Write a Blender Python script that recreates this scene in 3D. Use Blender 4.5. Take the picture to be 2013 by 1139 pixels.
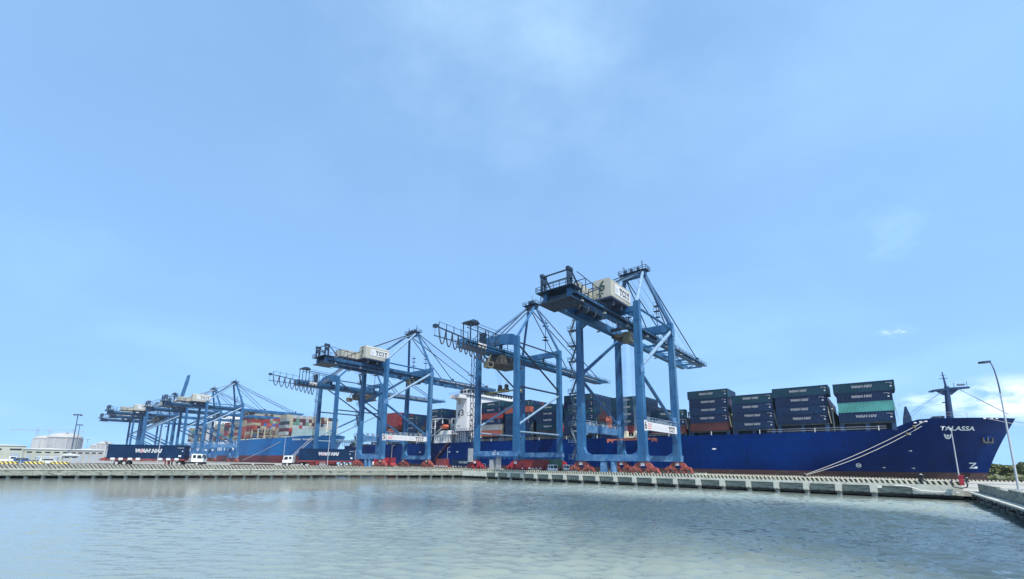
import bpy, bmesh, math, random
import numpy as np
from mathutils import Vector, Matrix

# ------------------------------------------------------------------ camera, sky, sun, exposure
scene = bpy.context.scene
for o in list(bpy.data.objects):
    bpy.data.objects.remove(o)
C = scene.collection
rad = math.radians

EYE = 4.7
YAW, PITCH, ROLL = rad(40.1), rad(10.077), 0.009
_f = Vector((-math.sin(YAW) * math.cos(PITCH), math.cos(YAW) * math.cos(PITCH), math.sin(PITCH)))
_r = Vector((math.cos(YAW), math.sin(YAW), 0))
_u = _r.cross(_f)
_r2 = _r * math.cos(ROLL) + _u * math.sin(ROLL)
_u2 = _u * math.cos(ROLL) - _r * math.sin(ROLL)
cd = bpy.data.cameras.new("camera")
cam = bpy.data.objects.new("camera", cd)
C.objects.link(cam)
cam.matrix_world = Matrix(((_r2.x, _u2.x, -_f.x, 0), (_r2.y, _u2.y, -_f.y, 0), (_r2.z, _u2.z, -_f.z, EYE), (0, 0, 0, 1)))
cd.sensor_width = 36
cd.lens = 850 / 2013 * 36
cd.shift_y = 185.5 / 2013
cd.clip_start = 0.1
cd.clip_end = 20000
scene.camera = cam

SUN_EL, SUN_AZ = rad(56), math.atan2(0.88, -0.48)      # azimuth measured from +Y towards +X
w = bpy.data.worlds.new("World")
scene.world = w
w.use_nodes = True
nt = w.node_tree
nt.nodes.clear()
out = nt.nodes.new("ShaderNodeOutputWorld")
bg = nt.nodes.new("ShaderNodeBackground")
sky = nt.nodes.new("ShaderNodeTexSky")
sky.sky_type = 'NISHITA'
sky.sun_disc = False
sky.sun_elevation = SUN_EL
sky.sun_rotation = SUN_AZ
sky.altitude = 0
sky.air_density = 1.0
sky.dust_density = 0.7
sky.ozone_density = 3.0
bg.inputs[1].default_value = 0.15
tc = nt.nodes.new("ShaderNodeTexCoord")
sep = nt.nodes.new("ShaderNodeSeparateXYZ")
nt.links.new(tc.outputs['Generated'], sep.inputs[0])
addz = nt.nodes.new("ShaderNodeMath"); addz.operation = 'ADD'; addz.inputs[1].default_value = 0.12
nt.links.new(sep.outputs[2], addz.inputs[0])
mx = nt.nodes.new("ShaderNodeMath"); mx.operation = 'MAXIMUM'; mx.inputs[1].default_value = 0.05
nt.links.new(addz.outputs[0], mx.inputs[0])
dx = nt.nodes.new("ShaderNodeMath"); dx.operation = 'DIVIDE'
dy = nt.nodes.new("ShaderNodeMath"); dy.operation = 'DIVIDE'
nt.links.new(sep.outputs[0], dx.inputs[0]); nt.links.new(mx.outputs[0], dx.inputs[1])
nt.links.new(sep.outputs[1], dy.inputs[0]); nt.links.new(mx.outputs[0], dy.inputs[1])
cmb = nt.nodes.new("ShaderNodeCombineXYZ")
nt.links.new(dx.outputs[0], cmb.inputs[0]); nt.links.new(dy.outputs[0], cmb.inputs[1])


def wnoise(scale, detail, rough, lo, hi, off):
    mp = nt.nodes.new("ShaderNodeMapping")
    mp.inputs['Location'].default_value = off
    nt.links.new(cmb.outputs[0], mp.inputs[0])
    n = nt.nodes.new("ShaderNodeTexNoise")
    n.inputs['Scale'].default_value = scale
    n.inputs['Detail'].default_value = detail
    n.inputs['Roughness'].default_value = rough
    n.inputs['Distortion'].default_value = 0.4
    nt.links.new(mp.outputs[0], n.inputs['Vector'])
    r = nt.nodes.new("ShaderNodeValToRGB")
    r.color_ramp.elements[0].position = lo
    r.color_ramp.elements[1].position = hi
    r.color_ramp.interpolation = 'EASE'
    nt.links.new(n.outputs[0], r.inputs[0])
    return r


CLOUDS = [(0.0441, 0.9736, 0.2241), (0.1598, 0.9822, 0.0986), (0.0773, 0.9917, 0.1024), (-0.3736, 0.5084, 0.7759)]
veil = wnoise(0.55, 4, 0.5, 0.44, 0.86, (3.1, 1.7, 0))       # broad thin veil
wisp = wnoise(1.6, 9, 0.62, 0.62, 0.90, (7.3, 2.2, 0))       # finer wisps
m1 = nt.nodes.new("ShaderNodeMath"); m1.operation = 'MULTIPLY'; m1.inputs[1].default_value = 0.34
m2 = nt.nodes.new("ShaderNodeMath"); m2.operation = 'MULTIPLY'; m2.inputs[1].default_value = 0.30
nt.links.new(veil.outputs[0], m1.inputs[0]); nt.links.new(wisp.outputs[0], m2.inputs[0])
ms = nt.nodes.new("ShaderNodeMath"); ms.operation = 'ADD'; ms.use_clamp = True
nt.links.new(m1.outputs[0], ms.inputs[0]); nt.links.new(m2.outputs[0], ms.inputs[1])
base = nt.nodes.new("ShaderNodeMath"); base.operation = 'ADD'; base.use_clamp = True; base.inputs[1].default_value = 0.20
nt.links.new(ms.outputs[0], base.inputs[0])
mixc = nt.nodes.new("ShaderNodeMix"); mixc.data_type = 'RGBA'
nt.links.new(base.outputs[0], mixc.inputs['Factor'])
zz = nt.nodes.new("ShaderNodeMath"); zz.operation = 'MULTIPLY_ADD'; zz.inputs[1].default_value = 0.62; zz.inputs[2].default_value = 0.30
nt.links.new(sep.outputs[2], zz.inputs[0])
cv = nt.nodes.new("ShaderNodeCombineXYZ")
nt.links.new(sep.outputs[0], cv.inputs[0]); nt.links.new(sep.outputs[1], cv.inputs[1]); nt.links.new(zz.outputs[0], cv.inputs[2])
nrm = nt.nodes.new("ShaderNodeVectorMath"); nrm.operation = 'NORMALIZE'
nt.links.new(cv.outputs[0], nrm.inputs[0]); nt.links.new(nrm.outputs[0], sky.inputs[0])
tint = nt.nodes.new("ShaderNodeMix"); tint.data_type = 'RGBA'; tint.blend_type = 'MULTIPLY'; tint.inputs['Factor'].default_value = 1.0
nt.links.new(sky.outputs[0], tint.inputs[6]); tint.inputs[7].default_value = (0.83, 0.995, 1.06, 1)
nt.links.new(tint.outputs[2], mixc.inputs[6])
mixc.inputs[7].default_value = (2.5, 4.2, 5.9, 1)


def cloud(direction, size, squash, nscale, lo, hi, col, prev, seed):
    """a small cloud: noise inside a soft spot round a direction"""
    d = Vector(direction).normalized()
    right = d.cross(Vector((0, 0, 1))).normalized()
    up = right.cross(d).normalized()

    def dot(v, k):
        q = nt.nodes.new("ShaderNodeVectorMath"); q.operation = 'DOT_PRODUCT'
        nt.links.new(tc.outputs['Generated'], q.inputs[0]); q.inputs[1].default_value = tuple(Vector(v) * k)
        return q.outputs['Value']
    a, b = dot(right, 1 / size), dot(up, 1 / (size * squash))
    off = Vector(d)
    cc = nt.nodes.new("ShaderNodeCombineXYZ")
    nt.links.new(a, cc.inputs[0]); nt.links.new(b, cc.inputs[1]); nt.links.new(dot(d, 0.0), cc.inputs[2])
    ln = nt.nodes.new("ShaderNodeVectorMath"); ln.operation = 'LENGTH'; nt.links.new(cc.outputs[0], ln.inputs[0])
    fr = nt.nodes.new("ShaderNodeMapRange"); fr.interpolation_type = 'SMOOTHSTEP'
    fr.inputs[1].default_value = 1.0; fr.inputs[2].default_value = 0.1; fr.inputs[3].default_value = 0.0; fr.inputs[4].default_value = 1.0
    nt.links.new(ln.outputs['Value'], fr.inputs[0])
    front = nt.nodes.new("ShaderNodeMath"); front.operation = 'GREATER_THAN'; front.inputs[1].default_value = 0.0
    nt.links.new(dot(d, 1.0), front.inputs[0])
    mp = nt.nodes.new("ShaderNodeMapping"); mp.inputs['Location'].default_value = (seed, seed * .7, 0)
    nt.links.new(cc.outputs[0], mp.inputs[0])
    n = nt.nodes.new("ShaderNodeTexNoise"); n.inputs['Scale'].default_value = nscale; n.inputs['Detail'].default_value = 7; n.inputs['Roughness'].default_value = 0.6
    nt.links.new(mp.outputs[0], n.inputs['Vector'])
    nr = nt.nodes.new("ShaderNodeMapRange"); nr.interpolation_type = 'SMOOTHSTEP'
    nr.inputs[1].default_value = lo; nr.inputs[2].default_value = hi
    nt.links.new(n.outputs[0], nr.inputs[0])
    m = nt.nodes.new("ShaderNodeMath"); m.operation = 'MULTIPLY'; nt.links.new(fr.outputs[0], m.inputs[0]); nt.links.new(nr.outputs[0], m.inputs[1])
    m3 = nt.nodes.new("ShaderNodeMath"); m3.operation = 'MULTIPLY'; nt.links.new(m.outputs[0], m3.inputs[0]); nt.links.new(front.outputs[0], m3.inputs[1])
    mm = nt.nodes.new("ShaderNodeMix"); mm.data_type = 'RGBA'
    nt.links.new(m3.outputs[0], mm.inputs['Factor']); nt.links.new(prev, mm.inputs[6]); mm.inputs[7].default_value = (*col, 1)
    return mm.outputs[2]


skyc = mixc.outputs[2]
skyc = cloud(CLOUDS[0], 0.034, 0.34, 2.2, 0.40, 0.85, (4.4, 5.2, 6.0), skyc, 3.0)
skyc = cloud(CLOUDS[1], 0.10, 0.46, 1.8, 0.30, 0.60, (5.0, 5.7, 6.2), skyc, 5.0)
skyc = cloud(CLOUDS[2], 0.06, 0.40, 1.8, 0.38, 0.70, (4.0, 5.0, 5.8), skyc, 8.0)
skyc = cloud(CLOUDS[3], 0.75, 0.70, 1.7, 0.30, 1.45, (3.6, 5.0, 5.9), skyc, 1.3)
nt.links.new(skyc, bg.inputs[0])
nt.links.new(bg.outputs[0], out.inputs[0])

sd = bpy.data.lights.new("sun", 'SUN')
sd.energy = 3.4
sd.angle = rad(0.53)
sd.color = (1.0, 0.95, 0.87)
sun = bpy.data.objects.new("sun", sd)
C.objects.link(sun)
_sv = Vector((math.sin(SUN_AZ) * math.cos(SUN_EL), math.cos(SUN_AZ) * math.cos(SUN_EL), math.sin(SUN_EL)))
sun.rotation_euler = _sv.to_track_quat('Z', 'Y').to_euler()

vs = scene.view_settings
vs.view_transform = 'Standard'
vs.look = 'None'
vs.exposure = 0.82
vs.gamma = 1.0
vs.use_curve_mapping = False

random.seed(7)

# ------------------------------------------------------------------ materials
M = {}


def _tex(n, l, typ, scale, detail=4, rough=0.55, stretch=None, coord='Object'):
    t = n.new("ShaderNodeTexCoord")
    mp = n.new("ShaderNodeMapping")
    if stretch:
        mp.inputs['Scale'].default_value = stretch
    l.new(t.outputs[coord], mp.inputs[0])
    x = n.new(typ)
    x.inputs['Scale'].default_value = scale
    if 'Detail' in x.inputs:
        x.inputs['Detail'].default_value = detail
    if 'Roughness' in x.inputs:
        x.inputs['Roughness'].default_value = rough
    l.new(mp.outputs[0], x.inputs['Vector'])
    return x


def mat(name, col, rough=0.5, metal=0.0, col2=None, scale=0.6, lo=0.42, hi=0.68, stretch=None, col3=None, scale3=2.5,
        lo3=0.62, hi3=0.72, bump=0.0, bscale=8.0, ribs=0.0, rib_period=0.28, rib_axis=0, spec=0.5, coat=0.0, stretch3=None, tide=None):
    m = bpy.data.materials.new(name)
    m.use_nodes = True
    n, l = m.node_tree.nodes, m.node_tree.links
    b = n["Principled BSDF"]
    b.inputs['Base Color'].default_value = (*col, 1)
    b.inputs['Roughness'].default_value = rough
    b.inputs['Metallic'].default_value = metal
    b.inputs['Specular IOR Level'].default_value = spec
    if coat:
        b.inputs['Coat Weight'].default_value = coat
        b.inputs['Coat Roughness'].default_value = 0.15
    prev = None
    if col2:
        x = _tex(n, l, "ShaderNodeTexNoise", scale, 6, 0.6, stretch)
        r = n.new("ShaderNodeValToRGB")
        r.color_ramp.elements[0].position = lo
        r.color_ramp.elements[1].position = hi
        r.color_ramp.elements[0].color = (*col, 1)
        r.color_ramp.elements[1].color = (*col2, 1)
        l.new(x.outputs[0], r.inputs[0])
        prev = r.outputs[0]
    if col3:
        x = _tex(n, l, "ShaderNodeTexNoise", scale3, 8, 0.7, stretch3)
        r = n.new("ShaderNodeValToRGB")
        r.color_ramp.elements[0].position = lo3
        r.color_ramp.elements[1].position = hi3
        l.new(x.outputs[0], r.inputs[0])
        mi = n.new("ShaderNodeMix"); mi.data_type = 'RGBA'
        l.new(r.outputs[0], mi.inputs['Factor'])
        if prev:
            l.new(prev, mi.inputs[6])
        else:
            mi.inputs[6].default_value = (*col, 1)
        mi.inputs[7].default_value = (*col3, 1)
        prev = mi.outputs[2]
    if tide is not None:                       # weed and tide stain with a ragged upper edge
        t_ = n.new("ShaderNodeTexCoord"); sp_ = n.new("ShaderNodeSeparateXYZ"); l.new(t_.outputs['Object'], sp_.inputs[0])
        x_ = _tex(n, l, "ShaderNodeTexNoise", 1.7, 6, 0.7)
        ad = n.new("ShaderNodeMath"); ad.operation = 'MULTIPLY_ADD'; ad.inputs[1].default_value = 0.9
        l.new(x_.outputs[0], ad.inputs[0]); l.new(sp_.outputs[2], ad.inputs[2])
        mr = n.new("ShaderNodeMapRange"); mr.inputs[1].default_value = tide + .52; mr.inputs[2].default_value = tide + .36
        l.new(ad.outputs[0], mr.inputs[0])
        mt = n.new("ShaderNodeMix"); mt.data_type = 'RGBA'
        l.new(mr.outputs[0], mt.inputs['Factor']); l.new(prev, mt.inputs[6]); mt.inputs[7].default_value = (0.035, 0.04, 0.025, 1)
        prev = mt.outputs[2]
    if prev:
        l.new(prev, b.inputs['Base Color'])
    if bump or ribs:
        bp = n.new("ShaderNodeBump")
        bp.inputs['Distance'].default_value = 0.04
        if ribs:
            bp.inputs['Strength'].default_value = ribs
            t = n.new("ShaderNodeTexCoord")
            sp = n.new("ShaderNodeSeparateXYZ")
            l.new(t.outputs['Object'], sp.inputs[0])
            mu = n.new("ShaderNodeMath"); mu.operation = 'MULTIPLY'; mu.inputs[1].default_value = 2 * math.pi / rib_period
            l.new(sp.outputs[rib_axis], mu.inputs[0])
            si = n.new("ShaderNodeMath"); si.operation = 'SINE'
            l.new(mu.outputs[0], si.inputs[0])
            l.new(si.outputs[0], bp.inputs['Height'])
        else:
            bp.inputs['Strength'].default_value = bump
            x = _tex(n, l, "ShaderNodeTexNoise", bscale, 6, 0.6)
            l.new(x.outputs[0], bp.inputs['Height'])
        l.new(bp.outputs[0], b.inputs['Normal'])
    M[name] = m
    return m


def stripes(name, ca, cb, period, slant, axis=(1, 0), rough=0.8, duty=0.5, dirt=(0.25, 0.24, 0.2), wob=0.35, d0=0.54, d1=0.80):
    """diagonal painted stripes along a horizontal object axis"""
    m = bpy.data.materials.new(name)
    m.use_nodes = True
    n, l = m.node_tree.nodes, m.node_tree.links
    b = n["Principled BSDF"]
    b.inputs['Roughness'].default_value = rough
    t = n.new("ShaderNodeTexCoord")
    sp = n.new("ShaderNodeSeparateXYZ")
    l.new(t.outputs['Object'], sp.inputs[0])

    def mul(sock, k):
        q = n.new("ShaderNodeMath"); q.operation = 'MULTIPLY'; q.inputs[1].default_value = k
        l.new(sock, q.inputs[0]); return q.outputs[0]

    def add(a, c):
        q = n.new("ShaderNodeMath"); q.operation = 'ADD'
        l.new(a, q.inputs[0]); l.new(c, q.inputs[1]); return q.outputs[0]
    s = add(add(mul(sp.outputs[0], axis[0] / period), mul(sp.outputs[1], axis[1] / period)), mul(sp.outputs[2], slant / period))
    x = _tex(n, l, "ShaderNodeTexNoise", 3.0, 4, 0.6)
    s = add(s, mul(x.outputs[0], wob))
    fr = n.new("ShaderNodeMath"); fr.operation = 'FRACT'; l.new(s, fr.inputs[0])
    gt = n.new("ShaderNodeMath"); gt.operation = 'GREATER_THAN'; gt.inputs[1].default_value = duty; l.new(fr.outputs[0], gt.inputs[0])
    mi = n.new("ShaderNodeMix"); mi.data_type = 'RGBA'
    l.new(gt.outputs[0], mi.inputs['Factor'])
    mi.inputs[6].default_value = (*ca, 1); mi.inputs[7].default_value = (*cb, 1)
    x2 = _tex(n, l, "ShaderNodeTexNoise", 0.9, 8, 0.7)
    r = n.new("ShaderNodeValToRGB"); r.color_ramp.elements[0].position = d0; r.color_ramp.elements[1].position = d1
    l.new(x2.outputs[0], r.inputs[0])
    mi2 = n.new("ShaderNodeMix"); mi2.data_type = 'RGBA'
    l.new(r.outputs[0], mi2.inputs['Factor']); l.new(mi.outputs[2], mi2.inputs[6]); mi2.inputs[7].default_value = (*dirt, 1)
    l.new(mi2.outputs[2], b.inputs['Base Color'])
    M[name] = m


CB = (0.010, 0.075, 0.185)
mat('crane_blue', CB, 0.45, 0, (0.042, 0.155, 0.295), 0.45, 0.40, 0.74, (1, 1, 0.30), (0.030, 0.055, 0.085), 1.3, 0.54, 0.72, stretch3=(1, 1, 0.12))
mat('crane_blue_worn', (0.025, 0.11, 0.25), 0.55, 0, (0.12, 0.24, 0.38), 0.35, 0.40, 0.66, None, (0.014, 0.09, 0.24), 1.6, 0.52, 0.60)
mat('crane_dark', (0.005, 0.013, 0.028), 0.5, 0, (0.02, 0.05, 0.09), 0.8)
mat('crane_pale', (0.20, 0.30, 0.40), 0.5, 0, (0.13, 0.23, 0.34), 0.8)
mat('bogie_red', (0.26, 0.045, 0.032), 0.6, 0, (0.38, 0.11, 0.08), 0.9, 0.4, 0.65, None, (0.06, 0.03, 0.022), 1.6, 0.50, 0.64)
mat('bogie_crimson', (0.36, 0.02, 0.03), 0.55, 0, (0.22, 0.015, 0.02), 0.9)
mat('house_beige', (0.34, 0.33, 0.265), 0.6, 0, (0.39, 0.38, 0.315), 0.25, 0.35, 0.7, (1, 1, 0.2), (0.22, 0.19, 0.14), 1.1, 0.60, 0.80, stretch3=(1.5, 1.5, 0.15))
mat('house_floor', (0.03, 0.045, 0.08), 0.6)
mat('white_paint', (0.78, 0.78, 0.76), 0.5, 0, (0.66, 0.65, 0.60), 0.5, 0.5, 0.8)
mat('sign_white', (0.58, 0.58, 0.57), 0.55, 0, (0.45, 0.44, 0.41), 0.8, 0.5, 0.8)
mat('black', (0.012, 0.012, 0.014), 0.6)
mat('ink', (0.02, 0.02, 0.025), 0.7)
mat('ink_green', (0.02, 0.05, 0.03), 0.7)
mat('sign_grey', (0.42, 0.46, 0.55), 0.7)
mat('sign_red', (0.5, 0.12, 0.12), 0.7)
mat('cable', (0.015, 0.02, 0.03), 0.6)
mat('rope_white', (0.62, 0.60, 0.52), 0.9)
mat('steel_grey', (0.30, 0.31, 0.31), 0.5, 0.2, (0.40, 0.41, 0.40), 1.5)
mat('machine_dark', (0.035, 0.035, 0.03), 0.6, 0, (0.12, 0.11, 0.08), 0.9, 0.5, 0.62)
mat('spreader_orange', (0.55, 0.16, 0.09), 0.6, 0, (0.42, 0.12, 0.07), 1.0)
mat('spreader_yellow', (0.36, 0.30, 0.10), 0.6, 0, (0.14, 0.12, 0.06), 0.8)
mat('cream', (0.62, 0.57, 0.42), 0.6, 0, (0.5, 0.45, 0.33), 0.6)
mat('stair_grey', (0.16, 0.22, 0.26), 0.6, 0, (0.05, 0.09, 0.12), 0.5, 0.4, 0.6)
mat('cabin_olive', (0.13, 0.12, 0.08), 0.6, 0, (0.20, 0.19, 0.14), 1.0)
# ships
mat('hull_navy', (0.0003, 0.0075, 0.055), 0.32, 0, (0.0003, 0.024, 0.140), 0.045, 0.35, 0.68, (1, 1, 0.7), (0.002, 0.010, 0.03), 0.9, 0.56, 0.74, spec=0.06, stretch3=(1.2, 1, 0.10))
def plating(name, dark=0.55):
    m = M[name]
    n, l = m.node_tree.nodes, m.node_tree.links
    b = n["Principled BSDF"]
    src = b.inputs['Base Color'].links[0].from_socket
    t = n.new("ShaderNodeTexCoord"); sp = n.new("ShaderNodeSeparateXYZ"); l.new(t.outputs['Object'], sp.inputs[0])
    cc = n.new("ShaderNodeCombineXYZ"); l.new(sp.outputs[0], cc.inputs[0]); l.new(sp.outputs[2], cc.inputs[1])
    br = n.new("ShaderNodeTexBrick")
    br.inputs['Scale'].default_value = 1.0
    br.inputs['Brick Width'].default_value = 9.0; br.inputs['Row Height'].default_value = 2.35
    br.inputs['Mortar Size'].default_value = 0.05; br.inputs['Mortar Smooth'].default_value = 0.4
    br.inputs['Color1'].default_value = (1, 1, 1, 1); br.inputs['Color2'].default_value = (0.86, 0.86, 0.86, 1); br.inputs['Mortar'].default_value = (dark, dark, dark, 1)
    l.new(cc.outputs[0], br.inputs['Vector'])
    mu = n.new("ShaderNodeMix"); mu.data_type = 'RGBA'; mu.blend_type = 'MULTIPLY'; mu.inputs['Factor'].default_value = 1.0
    l.new(src, mu.inputs[6]); l.new(br.outputs[0], mu.inputs[7])
    # fender scrapes: pale horizontal scratches
    mp = n.new("ShaderNodeMapping"); mp.inputs['Scale'].default_value = (0.10, 1, 2.6); l.new(t.outputs['Object'], mp.inputs[0])
    x = n.new("ShaderNodeTexNoise"); x.inputs['Scale'].default_value = 1.0; x.inputs['Detail'].default_value = 8; x.inputs['Roughness'].default_value = 0.7
    l.new(mp.outputs[0], x.inputs['Vector'])
    r = n.new("ShaderNodeValToRGB"); r.color_ramp.elements[0].position = 0.62; r.color_ramp.elements[1].position = 0.78
    r.color_ramp.elements[1].color = (0.35, 0.35, 0.35, 1)
    l.new(x.outputs[0], r.inputs[0])
    ms_ = n.new("ShaderNodeMix"); ms_.data_type = 'RGBA'
    l.new(r.outputs[0], ms_.inputs['Factor']); l.new(mu.outputs[2], ms_.inputs[6]); ms_.inputs[7].default_value = (0.06, 0.07, 0.10, 1)
    l.new(ms_.outputs[2], b.inputs['Base Color'])
    bp = n.new("ShaderNodeBump"); bp.inputs['Strength'].default_value = 0.25; bp.inputs['Distance'].default_value = 0.05
    l.new(br.outputs['Fac'], bp.inputs['Height']); bp.invert = True
    x2 = n.new("ShaderNodeTexNoise"); x2.inputs['Scale'].default_value = 0.35; x2.inputs['Detail'].default_value = 3
    l.new(t.outputs['Object'], x2.inputs['Vector'])
    b2 = n.new("ShaderNodeBump"); b2.inputs['Strength'].default_value = 0.35; b2.inputs['Distance'].default_value = 0.15
    l.new(x2.outputs[0], b2.inputs['Height']); l.new(bp.outputs[0], b2.inputs['Normal'])
    l.new(b2.outputs[0], b.inputs['Normal'])


plating('hull_navy')
mat('hull_deckblue', (0.006, 0.03, 0.085), 0.5, 0, (0.012, 0.05, 0.12), 0.4)
mat('hull_boot', (0.058, 0.018, 0.016), 0.85, 0, (0.035, 0.022, 0.020), 0.22, 0.35, 0.65, (1, 1, 3), (0.22, 0.17, 0.11), 0.8, 0.60, 0.68, bump=0.3, stretch3=(1, 1, 4))
mat('hull_lightblue', (0.003, 0.105, 0.32), 0.45, 0, (0.005, 0.15, 0.40), 0.03, 0.35, 0.7, spec=0.25)
plating('hull_lightblue', 0.75)
mat('hull_red', (0.12, 0.012, 0.015), 0.6, 0, (0.08, 0.014, 0.014), 0.1)
mat('ship_white', (0.64, 0.64, 0.63), 0.5, 0, (0.55, 0.54, 0.50), 0.25, 0.42, 0.75, (1, 1, 0.2), (0.36, 0.30, 0.24), 0.8, 0.64, 0.80, stretch3=(1, 1, 0.12))
mat('glass_dark', (0.012, 0.016, 0.02), 0.12)
mat('lashing', (0.03, 0.06, 0.07), 0.6, 0, (0.10, 0.09, 0.06), 0.8)
mat('boat_orange', (0.72, 0.16, 0.07), 0.5, 0, (0.6, 0.13, 0.06), 0.5)
mat('boat_red', (0.45, 0.012, 0.025), 0.5)
mat('deck_cream', (0.38, 0.34, 0.22), 0.6, 0, (0.28, 0.26, 0.19), 0.2)
mat('breakwater', (0.27, 0.34, 0.31), 0.6, 0, (0.22, 0.29, 0.26), 0.2)
# containers
CONT = {'navy': (0.003, 0.019, 0.056), 'slate': (0.005, 0.033, 0.055), 'ink blue': (0.003, 0.014, 0.046), 'teal': (0.06, 0.24, 0.21), 'red': (0.20, 0.024, 0.022), 'orange': (0.28, 0.065, 0.035),
        'maroon': (0.060, 0.013, 0.013), 'cream': (0.28, 0.245, 0.165), 'white': (0.27, 0.28, 0.265), 'green': (0.07, 0.15, 0.10),
        'grey': (0.20, 0.21, 0.21), 'blue': (0.02, 0.09, 0.28), 'black': (0.02, 0.025, 0.03), 'bright red': (0.58, 0.03, 0.045), 'brown': (0.16, 0.03, 0.03)}
for k, c in CONT.items():
    mat('cont_' + k, c, 0.5, 0, tuple(min(1, v * 1.45 + (0.002 if k in ('navy', 'slate', 'ink blue') else 0.008)) for v in c), 0.35, 0.42, 0.75, None,
        (0.14, 0.09, 0.06) if k not in ('navy', 'slate', 'ink blue') else (0.03, 0.05, 0.09), 1.8, 0.70, 0.80, ribs=0.9, spec=0.25 if k in ('navy', 'slate', 'ink blue') else 0.4)
# ground
mat('concrete', (0.30, 0.29, 0.25), 0.9, 0, (0.40, 0.385, 0.33), 0.35, 0.35, 0.7, None, (0.16, 0.16, 0.14), 1.2, 0.56, 0.70, bump=0.25)
mat('concrete_white', (0.52, 0.51, 0.43), 0.85, 0, (0.38, 0.385, 0.32), 0.7, 0.4, 0.7, None, (0.13, 0.13, 0.11), 1.6, 0.56, 0.72, bump=0.2, stretch3=(1, 1, 0.5), tide=0.62)
mat('concrete_green', (0.21, 0.225, 0.18), 0.9, 0, (0.32, 0.325, 0.27), 0.5, 0.4, 0.7, (1, 1, 3), (0.05, 0.06, 0.05), 1.0, 0.48, 0.68, bump=0.3, stretch3=(1, 1, 2.5), tide=0.66)
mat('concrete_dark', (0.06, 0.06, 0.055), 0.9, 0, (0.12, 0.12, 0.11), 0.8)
mat('asphalt', (0.22, 0.21, 0.19), 0.95, 0, (0.30, 0.29, 0.25), 0.05, 0.35, 0.7)
mat('foliage', (0.125, 0.155, 0.055), 0.8, 0, (0.24, 0.24, 0.09), 0.35, 0.40, 0.62)
mat('bark', (0.10, 0.08, 0.06), 0.9)
mat('bank', (0.12, 0.13, 0.06), 0.95)
mat('tank_white', (0.36, 0.36, 0.355), 0.6, 0, (0.28, 0.265, 0.255), 0.03, 0.4, 0.7)
mat('tank_grey', (0.40, 0.41, 0.40), 0.7, 0, (0.46, 0.42, 0.40), 0.03, 0.4, 0.7)
mat('shed_wall', (0.42, 0.43, 0.36), 0.8, 0, (0.34, 0.36, 0.28), 0.08)
mat('shed_white', (0.37, 0.365, 0.34), 0.7, 0, (0.30, 0.29, 0.26), 0.1)
mat('shed_roof', (0.60, 0.62, 0.60), 0.6)
mat('lattice_grey', (0.30, 0.36, 0.42), 0.6)
mat('tyre', (0.015, 0.015, 0.015), 0.9)
mat('rim', (0.45, 0.44, 0.42), 0.5, 0.3)
mat('trailer_red', (0.20, 0.025, 0.02), 0.7, 0, (0.28, 0.06, 0.045), 1.0)
mat('trailer_yellow', (0.45, 0.32, 0.06), 0.7)
mat('cab_white', (0.76, 0.77, 0.76), 0.35, 0, (0.68, 0.68, 0.66), 0.8)
mat('pole_grey', (0.45, 0.46, 0.46), 0.5, 0.2)
mat('pole_dark', (0.06, 0.08, 0.11), 0.5)
stripes('kerb_stripes', (0.54, 0.50, 0.36), (0.008, 0.008, 0.007), 0.60, 0.5, (1, 0), duty=0.52, dirt=(0.34, 0.32, 0.25))
stripes('parapet_stripes', (0.30, 0.29, 0.24), (0.03, 0.03, 0.026), 0.75, 0.9, (0.5547, 0.8321), duty=0.55, dirt=(0.20, 0.20, 0.165), wob=0.9, d0=0.46, d1=0.66)
stripes('barrier_stripes', (0.62, 0.50, 0.10), (0.05, 0.05, 0.045), 0.75, 1.0, (1, 0), duty=0.5, dirt=(0.30, 0.28, 0.2))


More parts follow.
